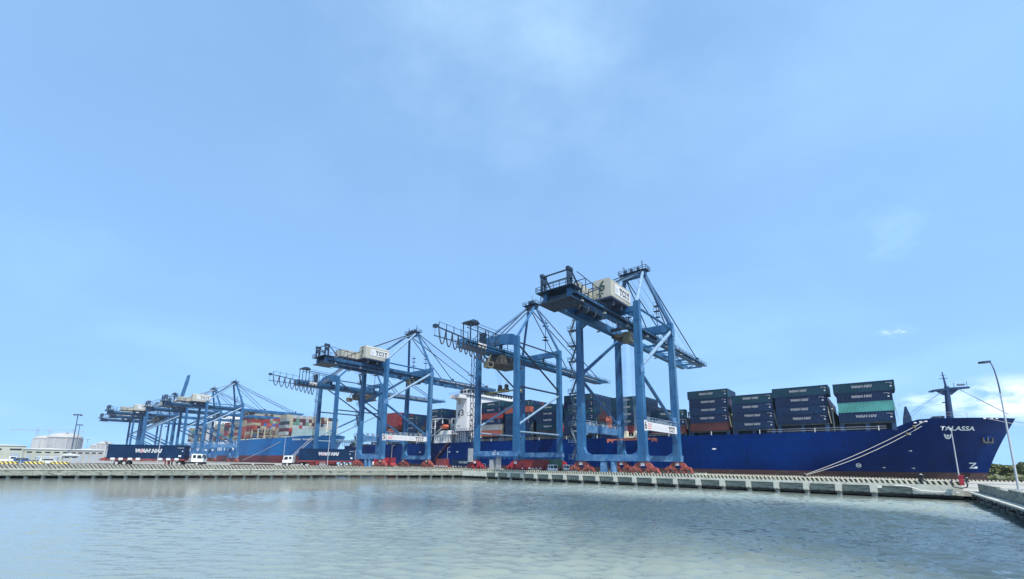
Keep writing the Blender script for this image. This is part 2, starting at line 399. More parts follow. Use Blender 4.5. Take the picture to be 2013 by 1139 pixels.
def water_material():
    m = bpy.data.materials.new('water')
    m.use_nodes = True
    n, l = m.node_tree.nodes, m.node_tree.links
    b = n["Principled BSDF"]
    b.inputs['Base Color'].default_value = (0.20, 0.238, 0.215, 1)
    b.inputs['Roughness'].default_value = 0.035
    b.inputs['IOR'].default_value = 1.33
    t = n.new("ShaderNodeTexCoord")

    def layer(scale, rot, stretch, detail, dist, strength, mask=None):
        mp = n.new("ShaderNodeMapping")
        mp.inputs['Rotation'].default_value = (0, 0, rot)
        mp.inputs['Scale'].default_value = stretch
        l.new(t.outputs['Object'], mp.inputs[0])
        x = n.new("ShaderNodeTexNoise")
        x.inputs['Scale'].default_value = scale
        x.inputs['Detail'].default_value = detail
        x.inputs['Roughness'].default_value = 0.55
        x.inputs['Distortion'].default_value = 0.6
        l.new(mp.outputs[0], x.inputs['Vector'])
        mu = n.new("ShaderNodeMath"); mu.operation = 'MULTIPLY'
        mu.inputs[1].default_value = strength
        l.new(x.outputs[0], mu.inputs[0])
        if mask:
            mm = n.new("ShaderNodeMath"); mm.operation = 'MULTIPLY'
            l.new(mu.outputs[0], mm.inputs[0]); l.new(mask, mm.inputs[1])
            return mm.outputs[0]
        return mu.outputs[0]
    # wind patches: breezier to the right of the basin, calmer to the left
    pm = n.new("ShaderNodeMapping"); pm.inputs['Scale'].default_value = (1, 1, 1)
    l.new(t.outputs['Object'], pm.inputs[0])
    pn = n.new("ShaderNodeTexNoise"); pn.inputs['Scale'].default_value = 0.035; pn.inputs['Detail'].default_value = 3
    l.new(pm.outputs[0], pn.inputs['Vector'])
    sp = n.new("ShaderNodeSeparateXYZ"); l.new(t.outputs['Object'], sp.inputs[0])
    gx = n.new("ShaderNodeMapRange")
    gx.inputs[1].default_value = -70; gx.inputs[2].default_value = 5; gx.inputs[3].default_value = 0.45; gx.inputs[4].default_value = 1.1
    l.new(sp.outputs[0], gx.inputs[0])
    pr = n.new("ShaderNodeMapRange")
    pr.inputs[1].default_value = 0.35; pr.inputs[2].default_value = 0.65; pr.inputs[3].default_value = 0.55; pr.inputs[4].default_value = 1.25
    l.new(pn.outputs[0], pr.inputs[0])
    ma = n.new("ShaderNodeMath"); ma.operation = 'MULTIPLY'
    l.new(gx.outputs[0], ma.inputs[0]); l.new(pr.outputs[0], ma.inputs[1])
    # lee of the wharf: the last metres before the quay wall are calmer
    gy = n.new("ShaderNodeMapRange")
    gy.inputs[1].default_value = 62; gy.inputs[2].default_value = 76; gy.inputs[3].default_value = 1.0; gy.inputs[4].default_value = 0.22
    l.new(sp.outputs[1], gy.inputs[0])
    mb = n.new("ShaderNodeMath"); mb.operation = 'MULTIPLY'
    l.new(ma.outputs[0], mb.inputs[0]); l.new(gy.outputs[0], mb.inputs[1])
    mask = mb.outputs[0]
    a = layer(1.1, rad(-12), (1, 1.6, 1), 2, 0.5, 0.07, mask)
    c = layer(1.3, rad(-25), (1, 2.2, 1), 2, 0.5, 0.06, mask)
    d = layer(4.5, rad(-5), (1, 1.6, 1), 3, 0.5, 0.022, mask)
    s1 = n.new("ShaderNodeMath"); s1.operation = 'ADD'; l.new(a, s1.inputs[0]); l.new(c, s1.inputs[1])
    s2 = n.new("ShaderNodeMath"); s2.operation = 'ADD'; l.new(s1.outputs[0], s2.inputs[0]); l.new(d, s2.inputs[1])
    bp = n.new("ShaderNodeBump")
    bp.inputs['Strength'].default_value = 1.0
    bp.inputs['Distance'].default_value = 0.55
    l.new(s2.outputs[0], bp.inputs['Height'])
    l.new(bp.outputs[0], b.inputs['Normal'])
    # turbid base colour; band out in the basin painted dark for the ripples' dark reflections
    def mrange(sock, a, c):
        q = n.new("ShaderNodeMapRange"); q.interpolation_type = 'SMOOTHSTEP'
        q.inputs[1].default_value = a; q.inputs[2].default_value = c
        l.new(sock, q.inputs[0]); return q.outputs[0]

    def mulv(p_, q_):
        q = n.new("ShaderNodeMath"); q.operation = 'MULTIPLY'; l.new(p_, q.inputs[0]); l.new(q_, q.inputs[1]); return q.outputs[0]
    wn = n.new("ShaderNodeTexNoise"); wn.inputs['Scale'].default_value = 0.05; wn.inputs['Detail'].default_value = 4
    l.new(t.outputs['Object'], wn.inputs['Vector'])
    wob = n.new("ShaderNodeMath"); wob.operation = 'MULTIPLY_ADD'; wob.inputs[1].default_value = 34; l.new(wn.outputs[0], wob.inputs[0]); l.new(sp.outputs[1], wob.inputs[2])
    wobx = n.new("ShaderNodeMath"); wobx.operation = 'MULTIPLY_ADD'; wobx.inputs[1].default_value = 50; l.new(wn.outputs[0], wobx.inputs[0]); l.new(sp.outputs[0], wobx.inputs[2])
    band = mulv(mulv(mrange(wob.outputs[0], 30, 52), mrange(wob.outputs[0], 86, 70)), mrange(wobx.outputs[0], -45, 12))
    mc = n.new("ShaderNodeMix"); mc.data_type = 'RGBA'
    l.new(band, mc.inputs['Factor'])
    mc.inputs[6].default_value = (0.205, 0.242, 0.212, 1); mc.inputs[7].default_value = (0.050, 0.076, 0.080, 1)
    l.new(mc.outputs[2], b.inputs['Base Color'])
    M['water'] = m


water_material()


# ------------------------------------------------------------------ mesh helpers
class MB:
    def __init__(s):
        s.v, s.f, s.m = [], [], []

    def add(s, verts, faces, mi=0):
        k = len(s.v)
        s.v += [tuple(p) for p in verts]
        s.f += [tuple(i + k for i in f) for f in faces]
        s.m += [mi] * len(faces)
        return s

    def hexa(s, b, t, mi=0):
        return s.add(list(b) + list(t), [(3, 2, 1, 0), (4, 5, 6, 7), (0, 1, 5, 4), (1, 2, 6, 5), (2, 3, 7, 6), (3, 0, 4, 7)], mi)

    def box(s, x0, x1, y0, y1, z0, z1, mi=0):
        return s.hexa([(x0, y0, z0), (x1, y0, z0), (x1, y1, z0), (x0, y1, z0)], [(x0, y0, z1), (x1, y0, z1), (x1, y1, z1), (x0, y1, z1)], mi)

    def bar(s, p, q, w, h=None, mi=0):
        p, q = Vector(p), Vector(q)
        h = h or w
        d = (q - p).normalized()
        up = Vector((0, 0, 1)) if abs(d.z) < 0.95 else Vector((0, 1, 0))
        a = d.cross(up).normalized()
        b = a.cross(d).normalized()
        c = [a * (w / 2) * i + b * (h / 2) * j for i, j in ((-1, -1), (1, -1), (1, 1), (-1, 1))]
        return s.hexa([p + k for k in c], [q + k for k in c], mi)

    def tube(s, p, q, r0, r1=None, n=8, mi=0, cap=True):
        p, q = Vector(p), Vector(q)
        r1 = r0 if r1 is None else r1
        d = (q - p).normalized()
        up = Vector((0, 0, 1)) if abs(d.z) < 0.95 else Vector((0, 1, 0))
        a = d.cross(up).normalized()
        b = a.cross(d).normalized()
        vs_ = []
        for c, r in ((p, r0), (q, r1)):
            for i in range(n):
                t = 2 * math.pi * i / n
                vs_.append(c + a * r * math.cos(t) + b * r * math.sin(t))
        fs = [(i, (i + 1) % n, n + (i + 1) % n, n + i) for i in range(n)]
        if cap:
            fs += [tuple(range(n - 1, -1, -1)), tuple(range(n, 2 * n))]
        return s.add(vs_, fs, mi)

    def path(s, pts, r, n=6, mi=0):
        for a, b in zip(pts[:-1], pts[1:]):
            s.tube(a, b, r, r, n, mi)
        return s

    def prism(s, prof, axis, a, b, mi=0):
        """prof: list of 2D points; axis 'x': (y,z), 'y': (x,z), 'z': (x,y)"""
        f = {'x': lambda u, v, t: (t, u, v), 'y': lambda u, v, t: (u, t, v), 'z': lambda u, v, t: (u, v, t)}[axis]
        n = len(prof)
        vs_ = [f(u, v, a) for u, v in prof] + [f(u, v, b) for u, v in prof]
        fs = [tuple(range(n - 1, -1, -1)), tuple(range(n, 2 * n))] + [(i, (i + 1) % n, n + (i + 1) % n, n + i) for i in range(n)]
        return s.add(vs_, fs, mi)

    def lathe(s, prof, n=16, c=(0, 0, 0), mi=0):
        """prof: (r,z) list"""
        vs_, fs = [], []
        for r, z in prof:
            for i in range(n):
                t = 2 * math.pi * i / n
                vs_.append((c[0] + r * math.cos(t), c[1] + r * math.sin(t), c[2] + z))
        for k in range(len(prof) - 1):
            for i in range(n):
                fs.append((k * n + i, k * n + (i + 1) % n, (k + 1) * n + (i + 1) % n, (k + 1) * n + i))
        fs.append(tuple(range(n - 1, -1, -1)))
        fs.append(tuple(range((len(prof) - 1) * n, len(prof) * n)))
        return s.add(vs_, fs, mi)

    def wheel(s, c, r, w, axis='y', n=14, mi=0):
        d = {'y': Vector((0, w / 2, 0)), 'x': Vector((w / 2, 0, 0))}[axis]
        c = Vector(c)
        return s.tube(c - d, c + d, r, r, n, mi)

    def mesh(s, name, mats, smooth=False):
        me = bpy.data.meshes.new(name)
        me.from_pydata(s.v, [], s.f)
        for m in mats:
            me.materials.append(M[m])
        me.polygons.foreach_set('material_index', s.m)
        bm = bmesh.new()
        bm.from_mesh(me)
        bmesh.ops.recalc_face_normals(bm, faces=bm.faces)
        bm.to_mesh(me)
        bm.free()
        if smooth:
            me.polygons.foreach_set('use_smooth', [True] * len(me.polygons))
        me.update()
        return me

    def build(s, name, mats, parent=None, loc=None, rotz=0, smooth=False):
        if isinstance(mats, str):
            mats = [mats]
        return obj(name, s.mesh(name, mats, smooth), parent, loc, rotz)


def obj(name, me, parent=None, loc=None, rotz=0):
    o = bpy.data.objects.new(name, me)
    C.objects.link(o)
    if parent:
        o.parent = parent
    if loc:
        o.location = loc
    if rotz:
        o.rotation_euler = (0, 0, rotz)
    return o


def thing(name, label, cat, loc=(0, 0, 0), rotz=0, group=None):
    o = bpy.data.objects.new(name, None)
    C.objects.link(o)
    o.empty_display_size = 0.5
    o.location = loc
    o.rotation_euler = (0, 0, rotz)
    return tag(o, label, cat, group)


def tag(o, label, cat, group=None):
    o['label'] = label
    o['category'] = cat
    if group:
        o['group'] = group
    return o


def struct(o):
    o['kind'] = 'structure'
    return o


_tcache = {}


def text_mesh(s, size, m, shear=0.0, offset=0.0, sx=1.0, extrude=0.0):
    key = (s, size, m, shear, offset, sx, extrude)
    if key in _tcache:
        return _tcache[key]
    cu = bpy.data.curves.new('lettering', 'FONT')
    cu.body = s
    cu.size = size
    cu.shear = shear
    cu.offset = offset
    cu.extrude = extrude
    cu.align_x = 'CENTER'
    cu.align_y = 'CENTER'
    cu.resolution_u = 3
    cu.fill_mode = 'FRONT' if not extrude else 'BOTH'
    o = bpy.data.objects.new('lettering_tmp', cu)
    C.objects.link(o)
    dg = bpy.context.evaluated_depsgraph_get()
    me = bpy.data.meshes.new_from_object(o.evaluated_get(dg))
    me.materials.clear()
    me.materials.append(M[m])
    if sx != 1.0:
        for v in me.vertices:
            v.co.x *= sx
    bpy.data.objects.remove(o)
    _tcache[key] = me
    return me


def put_text(name, me, parent, loc, face='-y'):
    o = obj(name, me, parent, loc)
    o.rotation_euler = (rad(90), 0, {'-y': 0, '+x': rad(90), '+y': rad(180), '-x': rad(-90)}[face])
    return o


def slab_text_mb(s, h, face, loc, mi=0):
    """slab-serif capitals from bars, for the operator sign; returns an MB in the plane of the face"""
    mb = MB()
    w_, t = h * 0.72, h * 0.20
    x = 0
    strokes = {'T': [(0, h - t, w_, h), (w_ / 2 - t / 2, t * .6, w_ / 2 + t / 2, h - t), (0, h - 2 * t, t * .45, h - t), (w_ - t * .45, h - 2 * t, w_, h - t), (w_ / 2 - t * 1.1, 0, w_ / 2 + t * 1.1, t * .6)],
               'I': [(0, h - t * .6, w_ * .62, h), (w_ * .31 - t / 2, t * .6, w_ * .31 + t / 2, h - t * .6), (0, 0, w_ * .62, t * .6)],
               'C': [(0, t, t, h - t), (t * .5, 0, w_ - t * .4, t), (t * .5, h - t, w_ - t * .4, h), (w_ - t, h - 2 * t, w_, h - t * .5), (w_ - t, t * .5, w_, t * 1.6)]}
    tot = sum((w_ * .62 if c == 'I' else w_) + h * .16 for c in s)
    x = -tot / 2
    for c in s:
        for a, b, c2, d in strokes[c]:
            if face == '+x':
                mb.box(loc[0], loc[0] + 0.03, loc[1] + x + a, loc[1] + x + c2, loc[2] + b, loc[2] + d, mi)
            else:
                mb.box(loc[0] + x + a, loc[0] + x + c2, loc[1] - 0.03, loc[1], loc[2] + b, loc[2] + d, mi)
        x += (w_ * .62 if c == 'I' else w_) + h * .16
    return mb


# ------------------------------------------------------------------ the setting: water, land, wharf, causeway, trestle
def build_water():
    """one sheet: a wave-displaced grid over the basin, flat panels from its rim to the horizon"""
    rng = np.random.default_rng(11)
    x0, x1, y0, y1, d = -72.0, 12.0, -8.0, 84.0, 0.14
    nx, ny = int((x1 - x0) / d) + 1, int((y1 - y0) / d) + 1
    X, Y = np.meshgrid(np.linspace(x0, x1, nx), np.linspace(y0, y1, ny))
    Z = np.zeros_like(X)
    wind = math.atan2(0.80, -0.52)
    for k in range(70):
        lam = 0.46 * (1.5 / 0.46) ** rng.random()
        th = wind + rng.normal(0, 0.34)
        a = 0.0090 * lam ** 0.8 * rng.uniform(0.4, 1.1)
        kx, ky = 2 * math.pi / lam * math.cos(th), 2 * math.pi / lam * math.sin(th)
        Z += a * np.sin(kx * X + ky * Y + rng.uniform(0, 6.28))
    Z = Z + 3.0 * (Z * Z - np.mean(Z * Z))                              # slightly peaked crests
    patch = np.zeros_like(X)                                 # wind patches
    for k in range(9):
        lam = rng.uniform(22, 60)
        th = rng.uniform(0, 6.28)
        patch += np.sin(2 * math.pi / lam * (math.cos(th) * X + math.sin(th) * Y) + rng.uniform(0, 6.28))
    patch = np.clip(0.95 + 0.22 * patch, 0.35, 1.7)
    breeze = 0.32 + 1.15 / (1 + np.exp(-(X + 0.50 * Y + 4) / 8.0))      # calmer towards the left of the basin
    lee = 0.30 + 0.70 / (1 + np.exp((Y - 70.5) / 1.6))                   # calm strip in the lee of the quay
    rim = np.minimum(np.minimum(X - x0, x1 - X), np.minimum(Y - y0, y1 - Y))
    rim = np.clip(rim / 9.0, 0, 1)
    Z *= patch * breeze * lee * rim
    co = np.stack([X, Y, Z], -1).reshape(-1, 3)
    i = np.arange(nx * ny).reshape(ny, nx)
    q = np.stack([i[:-1, :-1], i[:-1, 1:], i[1:, 1:], i[1:, :-1]], -1).reshape(-1, 4)
    B = 9000.0
    rimv = np.array([(-B, -B, 0), (x0, -B, 0), (x1, -B, 0), (B, -B, 0), (-B, y0, 0), (B, y0, 0), (-B, y1, 0), (B, y1, 0), (-B, B, 0), (x0, B, 0), (x1, B, 0), (B, B, 0)])
    n = len(co)
    a, b, c, e = i[0, 0], i[0, -1], i[-1, -1], i[-1, 0]
    R = lambda k: n + k
    q2 = np.array([(R(0), R(1), a, R(4)), (R(1), R(2), b, a), (R(2), R(3), R(5), b), (b, R(5), R(7), c), (c, R(7), R(11), R(10)), (e, c, R(10), R(9)), (R(6), e, R(9), R(8)), (R(4), a, e, R(6))])
    co = np.concatenate([co, rimv]).astype(np.float32)
    q = np.concatenate([q, q2]).astype(np.int32)
    me = bpy.data.meshes.new('water')
    me.vertices.add(len(co)); me.vertices.foreach_set('co', co.ravel())
    me.loops.add(q.size); me.loops.foreach_set('vertex_index', q.ravel())
    me.polygons.add(len(q)); me.polygons.foreach_set('loop_start', np.arange(0, q.size, 4, dtype=np.int32))
    me.update(calc_edges=True)
    me.polygons.foreach_set('use_smooth', [True] * len(q))
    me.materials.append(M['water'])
    me.validate()
    return obj('water', me)


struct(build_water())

WY0, WY1, DECK = 84.0, 138.0, 1.25        # wharf near face, ship-side face, deck level
wharf = struct(thing('wharf', '', ''))
del wharf['label'], wharf['category']
# deck slab (one sheet with thickness)
mb = MB()
mb.box(-900, 80, WY0 + 0.62, WY1, 0.55, DECK)
mb.build('deck_slab', 'concrete', wharf)
# fascia: slab edge + kerb with striped paint, in lengths
mb = MB()
for x0 in range(-88, 8, 12):
    x1 = min(x0 + 11.97, 7.9)
    o = MB().box(x0, x1, WY0, WY0 + 0.40, 1.985, 2.47).build('kerb', 'kerb_stripes', wharf)
    MB().box(x0, x1, WY0 - 0.06, WY0 + 0.415, 1.62, 1.98).build('slab_edge', 'concrete_white', wharf)
# pile caps and recessed beam panels
caps = [-1.2 - 4.13 * k for k in range(20)]
cap_me = MB().box(-0.42, 0.42, -0.14, 0.5, 0.5, 1.615).mesh('pile_cap', ['concrete_white'])
pan_me = MB().box(-1.62, 1.62, 0.28, 0.6, 0.58, 1.61).mesh('beam_panel', ['concrete_green'])
pile_me = MB().tube((0, 0, -2), (0, 0, 0.56), 0.38, 0.38, 10).mesh('pile', ['concrete'])
for k, x in enumerate(caps):
    pc = obj('pile_cap', cap_me, wharf, (x + random.uniform(-.05, .05), WY0 + random.uniform(-.03, .03), 0))
    pc.scale = (random.uniform(.92, 1.12), 1, 1)
    obj('pile', pile_me, wharf, (x, WY0 + 0.75, -0.03))
    if k < 19:
        obj('beam_panel', pan_me, wharf, (x - 2.065, WY0, 0))
obj('beam_panel', pan_me, wharf, (1.35, WY0, 0))
MB().box(2.98, 8.0, WY0 - 0.1, WY0 + 0.55, 0.62, 1.615).build('end_beam', 'concrete_white', wharf)
MB().box(-88.2, caps[-1] - 0.43, WY0 - 0.1, WY0 + 0.55, 0.55, 1.615).build('end_beam', 'concrete_white', wharf)
for x in range(-86, 8, 4):
    for y in (90, 96):
        obj('pile', pile_me, wharf, (x, y, -0.03))
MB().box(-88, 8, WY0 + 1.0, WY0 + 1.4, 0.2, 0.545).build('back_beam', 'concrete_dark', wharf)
MB().box(-900, 80, WY1 - 0.02, WY1 + 0.4, 0.2, 1.5).build('ship_side_kerb', 'kerb_stripes', wharf)
# crane rails
for y in (95.0, 117.0):
    MB().box(-900, 20, y - 0.06, y + 0.06, DECK + 0.002, DECK + 0.12).build('crane_rail', 'steel_grey', wharf)

# right-hand trestle, coming towards the viewer from the wharf corner
tre = struct(thing('trestle', '', ''))
del tre['label'], tre['category']
MB().box(10.05, 30, 5, WY0 + 0.60, 0.6, DECK + 0.004).build('deck_slab', 'concrete', tre)
MB().box(8.45, 9.35, 5, WY0 - 0.12, 1.02, 1.20).build('service_ledge', 'concrete_white', tre)
for k in range(13):
    y1 = WY0 - 0.3 - k * 6.0
    MB().box(9.40, 9.75, y1 - 5.96, y1, 1.22, 2.30 if k != 2 else 2.12).build('parapet_panel', 'concrete_green', tre)
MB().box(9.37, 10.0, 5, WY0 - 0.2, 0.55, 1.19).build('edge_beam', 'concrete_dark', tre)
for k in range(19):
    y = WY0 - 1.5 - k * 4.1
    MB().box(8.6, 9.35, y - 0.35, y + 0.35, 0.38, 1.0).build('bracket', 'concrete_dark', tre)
    obj('pile', pile_me, tre, (9.6, y, -0.02))
    for q in range(3):
        yy = y - 0.9 - q * 1.05
        MB().box(8.55 + random.random() * .2, 9.1, yy - 0.42, yy + 0.42, 0.66 + random.random() * .15, 0.99).build('broken_slab', 'concrete_dark' if random.random() < .6 else 'concrete_green', tre)

# left causeway
J = Vector((-88.0, 86.0, 0)); CD = Vector((-0.5547, -0.8321, 0)); CN = Vector((-0.8321, 0.5547, 0))


def cw(s, o, z):
    p = J + CD * s + CN * o
    return (p.x, p.y, z)


def cwbox(mb, s0, s1, o0, o1, z0, z1, mi=0, z1b=None):
    z1b = z1 if z1b is None else z1b
    return mb.hexa([cw(s0, o0, z0), cw(s1, o0, z0), cw(s1, o1, z0), cw(s0, o1, z0)], [cw(s0, o0, z1), cw(s1, o0, z1b), cw(s1, o1, z1b), cw(s0, o1, z1)], mi)


cau = struct(thing('causeway', '', ''))
del cau['label'], cau['category']
ROAD = 2.8
m_ = MB()
cwbox(m_, 4, 40, 0.55, 16, 1.0, 2.05, 0, ROAD)
cwbox(m_, 40, 190, 0.55, 16, 1.0, ROAD)
m_.build('road_slab', 'concrete', cau)
for k in range(24):
    s0 = -0.4 + k * 6.0
    cwbox(MB(), s0, s0 + 5.95, 0, 0.5, 0.62, 1.86).build('edge_beam', 'concrete_green', cau)
    cwbox(MB(), s0, s0 + 5.98, -0.12, 0.32, 1.865, 2.06).build('kerb_lip', 'concrete_white', cau)
    cwbox(MB(), s0, s0 + 5.98, 0.33, 0.545, 1.87, 2.6 + min(1, max(0, s0) / 40) * 0.5).build('parapet_panel', 'parapet_stripes', cau)
    for j in range(2):
        p = cw(s0 + 1.5 + 3 * j, 0.9, 0)
        obj('pile', pile_me, cau, (p[0], p[1], 0.06))
cwbox(MB(), 0, 150, 1.6, 2.0, 0.3, 0.98).build('back_beam', 'concrete_dark', cau)

# yard behind the causeway, reaching to the horizon
mb = MB()
mb.add([cw(3, 16.03, 1.98), cw(190, 16.03, 1.98), (-900, -700, 1.98), (-8000, -3000, 1.98), (-8000, 83.9, 1.98), (-95, 83.9, 1.98)], [(0, 1, 2, 3, 4, 5)])
struct(mb.build('yard_ground', 'asphalt'))
mb = MB()
mb.add([(-8000, 84, 1.97), (-8000, 3000, 1.97), (-900.2, 3000, 1.97), (-900.2, 84, 1.97)], [(0, 1, 2, 3)])
struct(mb.build('far_ground', 'asphalt'))
mb = MB()
mb.add([(-700, 520, 0.6), (900, 260, 0.6), (3000, 500, 1.2), (3000, 4000, 2), (-700, 4000, 2)], [(0, 1, 2, 3, 4)])
struct(mb.build('river_bank', 'bank'))


# ------------------------------------------------------------------ ship-to-shore cranes
CRZ = 2.0
G2, H2 = 11.0, 8.0           # half gauge, half leg spacing


def railing(mb, pts, h=1.1, r=0.045, step=2.0, mi=0):
    for a, b in zip(pts[:-1], pts[1:]):
        a, b = Vector(a), Vector(b)
        n = max(1, int((b - a).length / step))
        for i in range(n + 1):
            p = a.lerp(b, i / n)
            mb.bar(p, p + Vector((0, 0, h)), r * 2, r * 2, mi)
        for k in (0.5, 1.0):
            mb.bar(a + Vector((0, 0, h * k)), b + Vector((0, 0, h * k)), r * 2, r * 2, mi)


def bogie(parent, x, y, m, wheels=True):
    """rail bogie: saddle, rounded main balance beam, two rocker beams, four wheel trucks with motors"""
    def arch(cx, w_, z0, z1, n=8):
        pts = [(cx - w_, z0)]
        for i in range(n + 1):
            a = math.pi * (1 - i / n)
            pts.append((cx + w_ * 0.92 * math.cos(a), z0 + 0.12 + (z1 - z0 - 0.12) * math.sin(a) ** 0.7))
        pts.append((cx + w_, z0))
        pts += [(cx + w_ * .45, z0 - .02), (cx + w_ * .25, z0 + (z1 - z0) * .28), (cx - w_ * .25, z0 + (z1 - z0) * .28), (cx - w_ * .45, z0 - .02)]
        return pts
    mb = MB()
    mb.prism(arch(0, 2.25, 1.72, 2.70), 'y', -0.42, 0.42)
    b = mb.build('bogie', m, parent, (x, y, -0.62))
    b.scale = (1, 1, 1.235)
    MB().box(-0.9, 0.9, -0.5, 0.5, 2.55, 2.80).build('saddle', m, b)
    for sx in (-1, 1):
        cx = sx * 2.0
        mb = MB().prism(arch(cx, 1.55, 0.98, 1.78), 'y', -0.5, 0.5)
        mb.tube((cx, -0.62, 1.72), (cx, 0.62, 1.72), 0.30, 0.30, 10)
        mb.build('rocker_beam', m, b)
        for q in (-1, 1):
            bx_ = cx + q * 1.02
            mb = MB().prism(arch(bx_, 0.82, 0.40, 1.02, 6), 'y', -0.36, 0.36)
            mb.tube((bx_, -0.5, 0.95), (bx_, 0.5, 0.95), 0.2, 0.2, 8)
            mb.build('wheel_truck', m, b)
            if wheels:
                MB().box(bx_ - 0.32, bx_ + 0.22, -0.92, -0.40, 0.62, 0.98).build('drive_motor', 'machine_dark', b)
        MB().box(sx * 4.25 - 0.2, sx * 4.25 + 0.2, -0.3, 0.3, 0.35, 0.95).build('buffer', 'machine_dark', b)
    MB().box(-0.45, 0.45, -0.56, -0.52, 2.0, 2.5).build('number_plate', 'sign_white', b)
    if wheels:
        wm = _wheel_me()
        for sx in (-3.0, -1.0, 1.0, 3.0):
            for d in (-0.42, 0.42):
                obj('wheel', wm, b, (sx + d, 0, 0.36))
    return b


_wm = []


def _wheel_me():
    if not _wm:
        _wm.append(MB().wheel((0, 0, 0), 0.34, 0.3, 'y', 14).mesh('wheel', ['steel_grey']))
    return _wm[0]


def leg_mb(x, y, z1, wb=1.9, wt=1.35, db=1.6, dt=1.3, z0=2.8):
    mb = MB()
    mb.hexa([(x - wb / 2, y - db / 2, z0), (x + wb / 2, y - db / 2, z0), (x + wb / 2, y + db / 2, z0), (x - wb / 2, y + db / 2, z0)],
            [(x - wt / 2, y - dt / 2, z1), (x + wt / 2, y - dt / 2, z1), (x + wt / 2, y + dt / 2, z1), (x - wt / 2, y + dt / 2, z1)])
    for z in (12.6, 20.0, 28.0, 36.0):           # bolted splice bands
        k = (z - z0) / (z1 - z0)
        ww, dd = wb + (wt - wb) * k + 0.12, db + (dt - db) * k + 0.12
        mb.box(x - ww / 2, x + ww / 2, y - dd / 2, y + dd / 2, z, z + 0.16)
    return mb


def stair_tower(parent, x, y, z1, step=4.2, m='stair_grey'):
    mb = MB()
    z = 3.2
    s = 1
    while z < z1:
        mb.box(x - 2.3, x + 0.1, y - 0.9, y + 0.9, z, z + 0.09)
        for yy in (-0.88, 0.88):
            for k in (0.55, 1.1):
                mb.bar((x - 2.3, y + yy, z + k), (x, y + yy, z + k), 0.07)
            for xx in (-2.25, -1.1, -0.1):
                mb.bar((x + xx, y + yy, z), (x + xx, y + yy, z + 1.1), 0.07)
        mb.bar((x - 2.27, y - .88, z + 1.1), (x - 2.27, y + .88, z + 1.1), 0.07)
        mb.bar((x - 2.2, y, z - 0.9), (x, y, z), 0.12)
        yy = 0.45 * s
        a, b = (x - 2.0 if s > 0 else x - 0.3, y + yy, z), (x - 0.3 if s > 0 else x - 2.0, y + yy, z + step)
        mb.bar(a, b, 0.75, 0.10)
        mb.bar((a[0], a[1] - .38, a[2] + 1), (b[0], b[1] - .38, b[2] + 1), 0.06)
        mb.bar((a[0], a[1] + .38, a[2] + 1), (b[0], b[1] + .38, b[2] + 1), 0.06)
        z += step
        s = -s
    return mb.build('stair_tower', m, parent)


def ring(mb, c, r, axis, t=0.12, n=20, mi=0):
    pts = []
    for i in range(n + 1):
        a = 2 * math.pi * i / n
        pts.append((c[0] + (r * math.cos(a) if axis == 'y' else 0), c[1] + (0 if axis == 'y' else r * math.cos(a)), c[2] + r * math.sin(a)))
    mb.path(pts, t, 5, mi)


def spreader(parent, x, y, z, m, mh, L=6.1):
    mb = MB()
    mb.box(-2.0, 2.0, -0.5, 0.5, 0, 0.55)
    for s in (-1, 1):
        mb.box(s * L - 0.25, s * L + 0.25, -1.2, 1.2, -0.15, 0.45)
        mb.box(min(s * 2, s * L), max(s * 2, s * L), -0.28, 0.28, 0.08, 0.42)
        mb.box(min(s * 2, s * L), max(s * 2, s * L), -1.15, -0.95, 0.02, 0.3)
        for q in (-1, 1):
            mb.box(s * L - 0.2, s * L + 0.2, q * 1.2 - 0.1, q * 1.2 + 0.1, -0.55, 0.1)
    sp = mb.build('spreader', m, parent, (x, y, z))
    mb = MB()
    mb.box(-1.7, 1.7, -0.8, 0.8, 0.58, 1.0)
    for s in (-1, 1):
        mb.box(s * 1.3 - 0.4, s * 1.3 + 0.4, -0.55, 0.55, 1.0, 1.75)
        mb.tube((s * 1.3, -0.5, 2.0), (s * 1.3, 0.5, 2.0), 0.42, 0.42, 12)
    mb.build('head_block', mh, sp)
    return sp


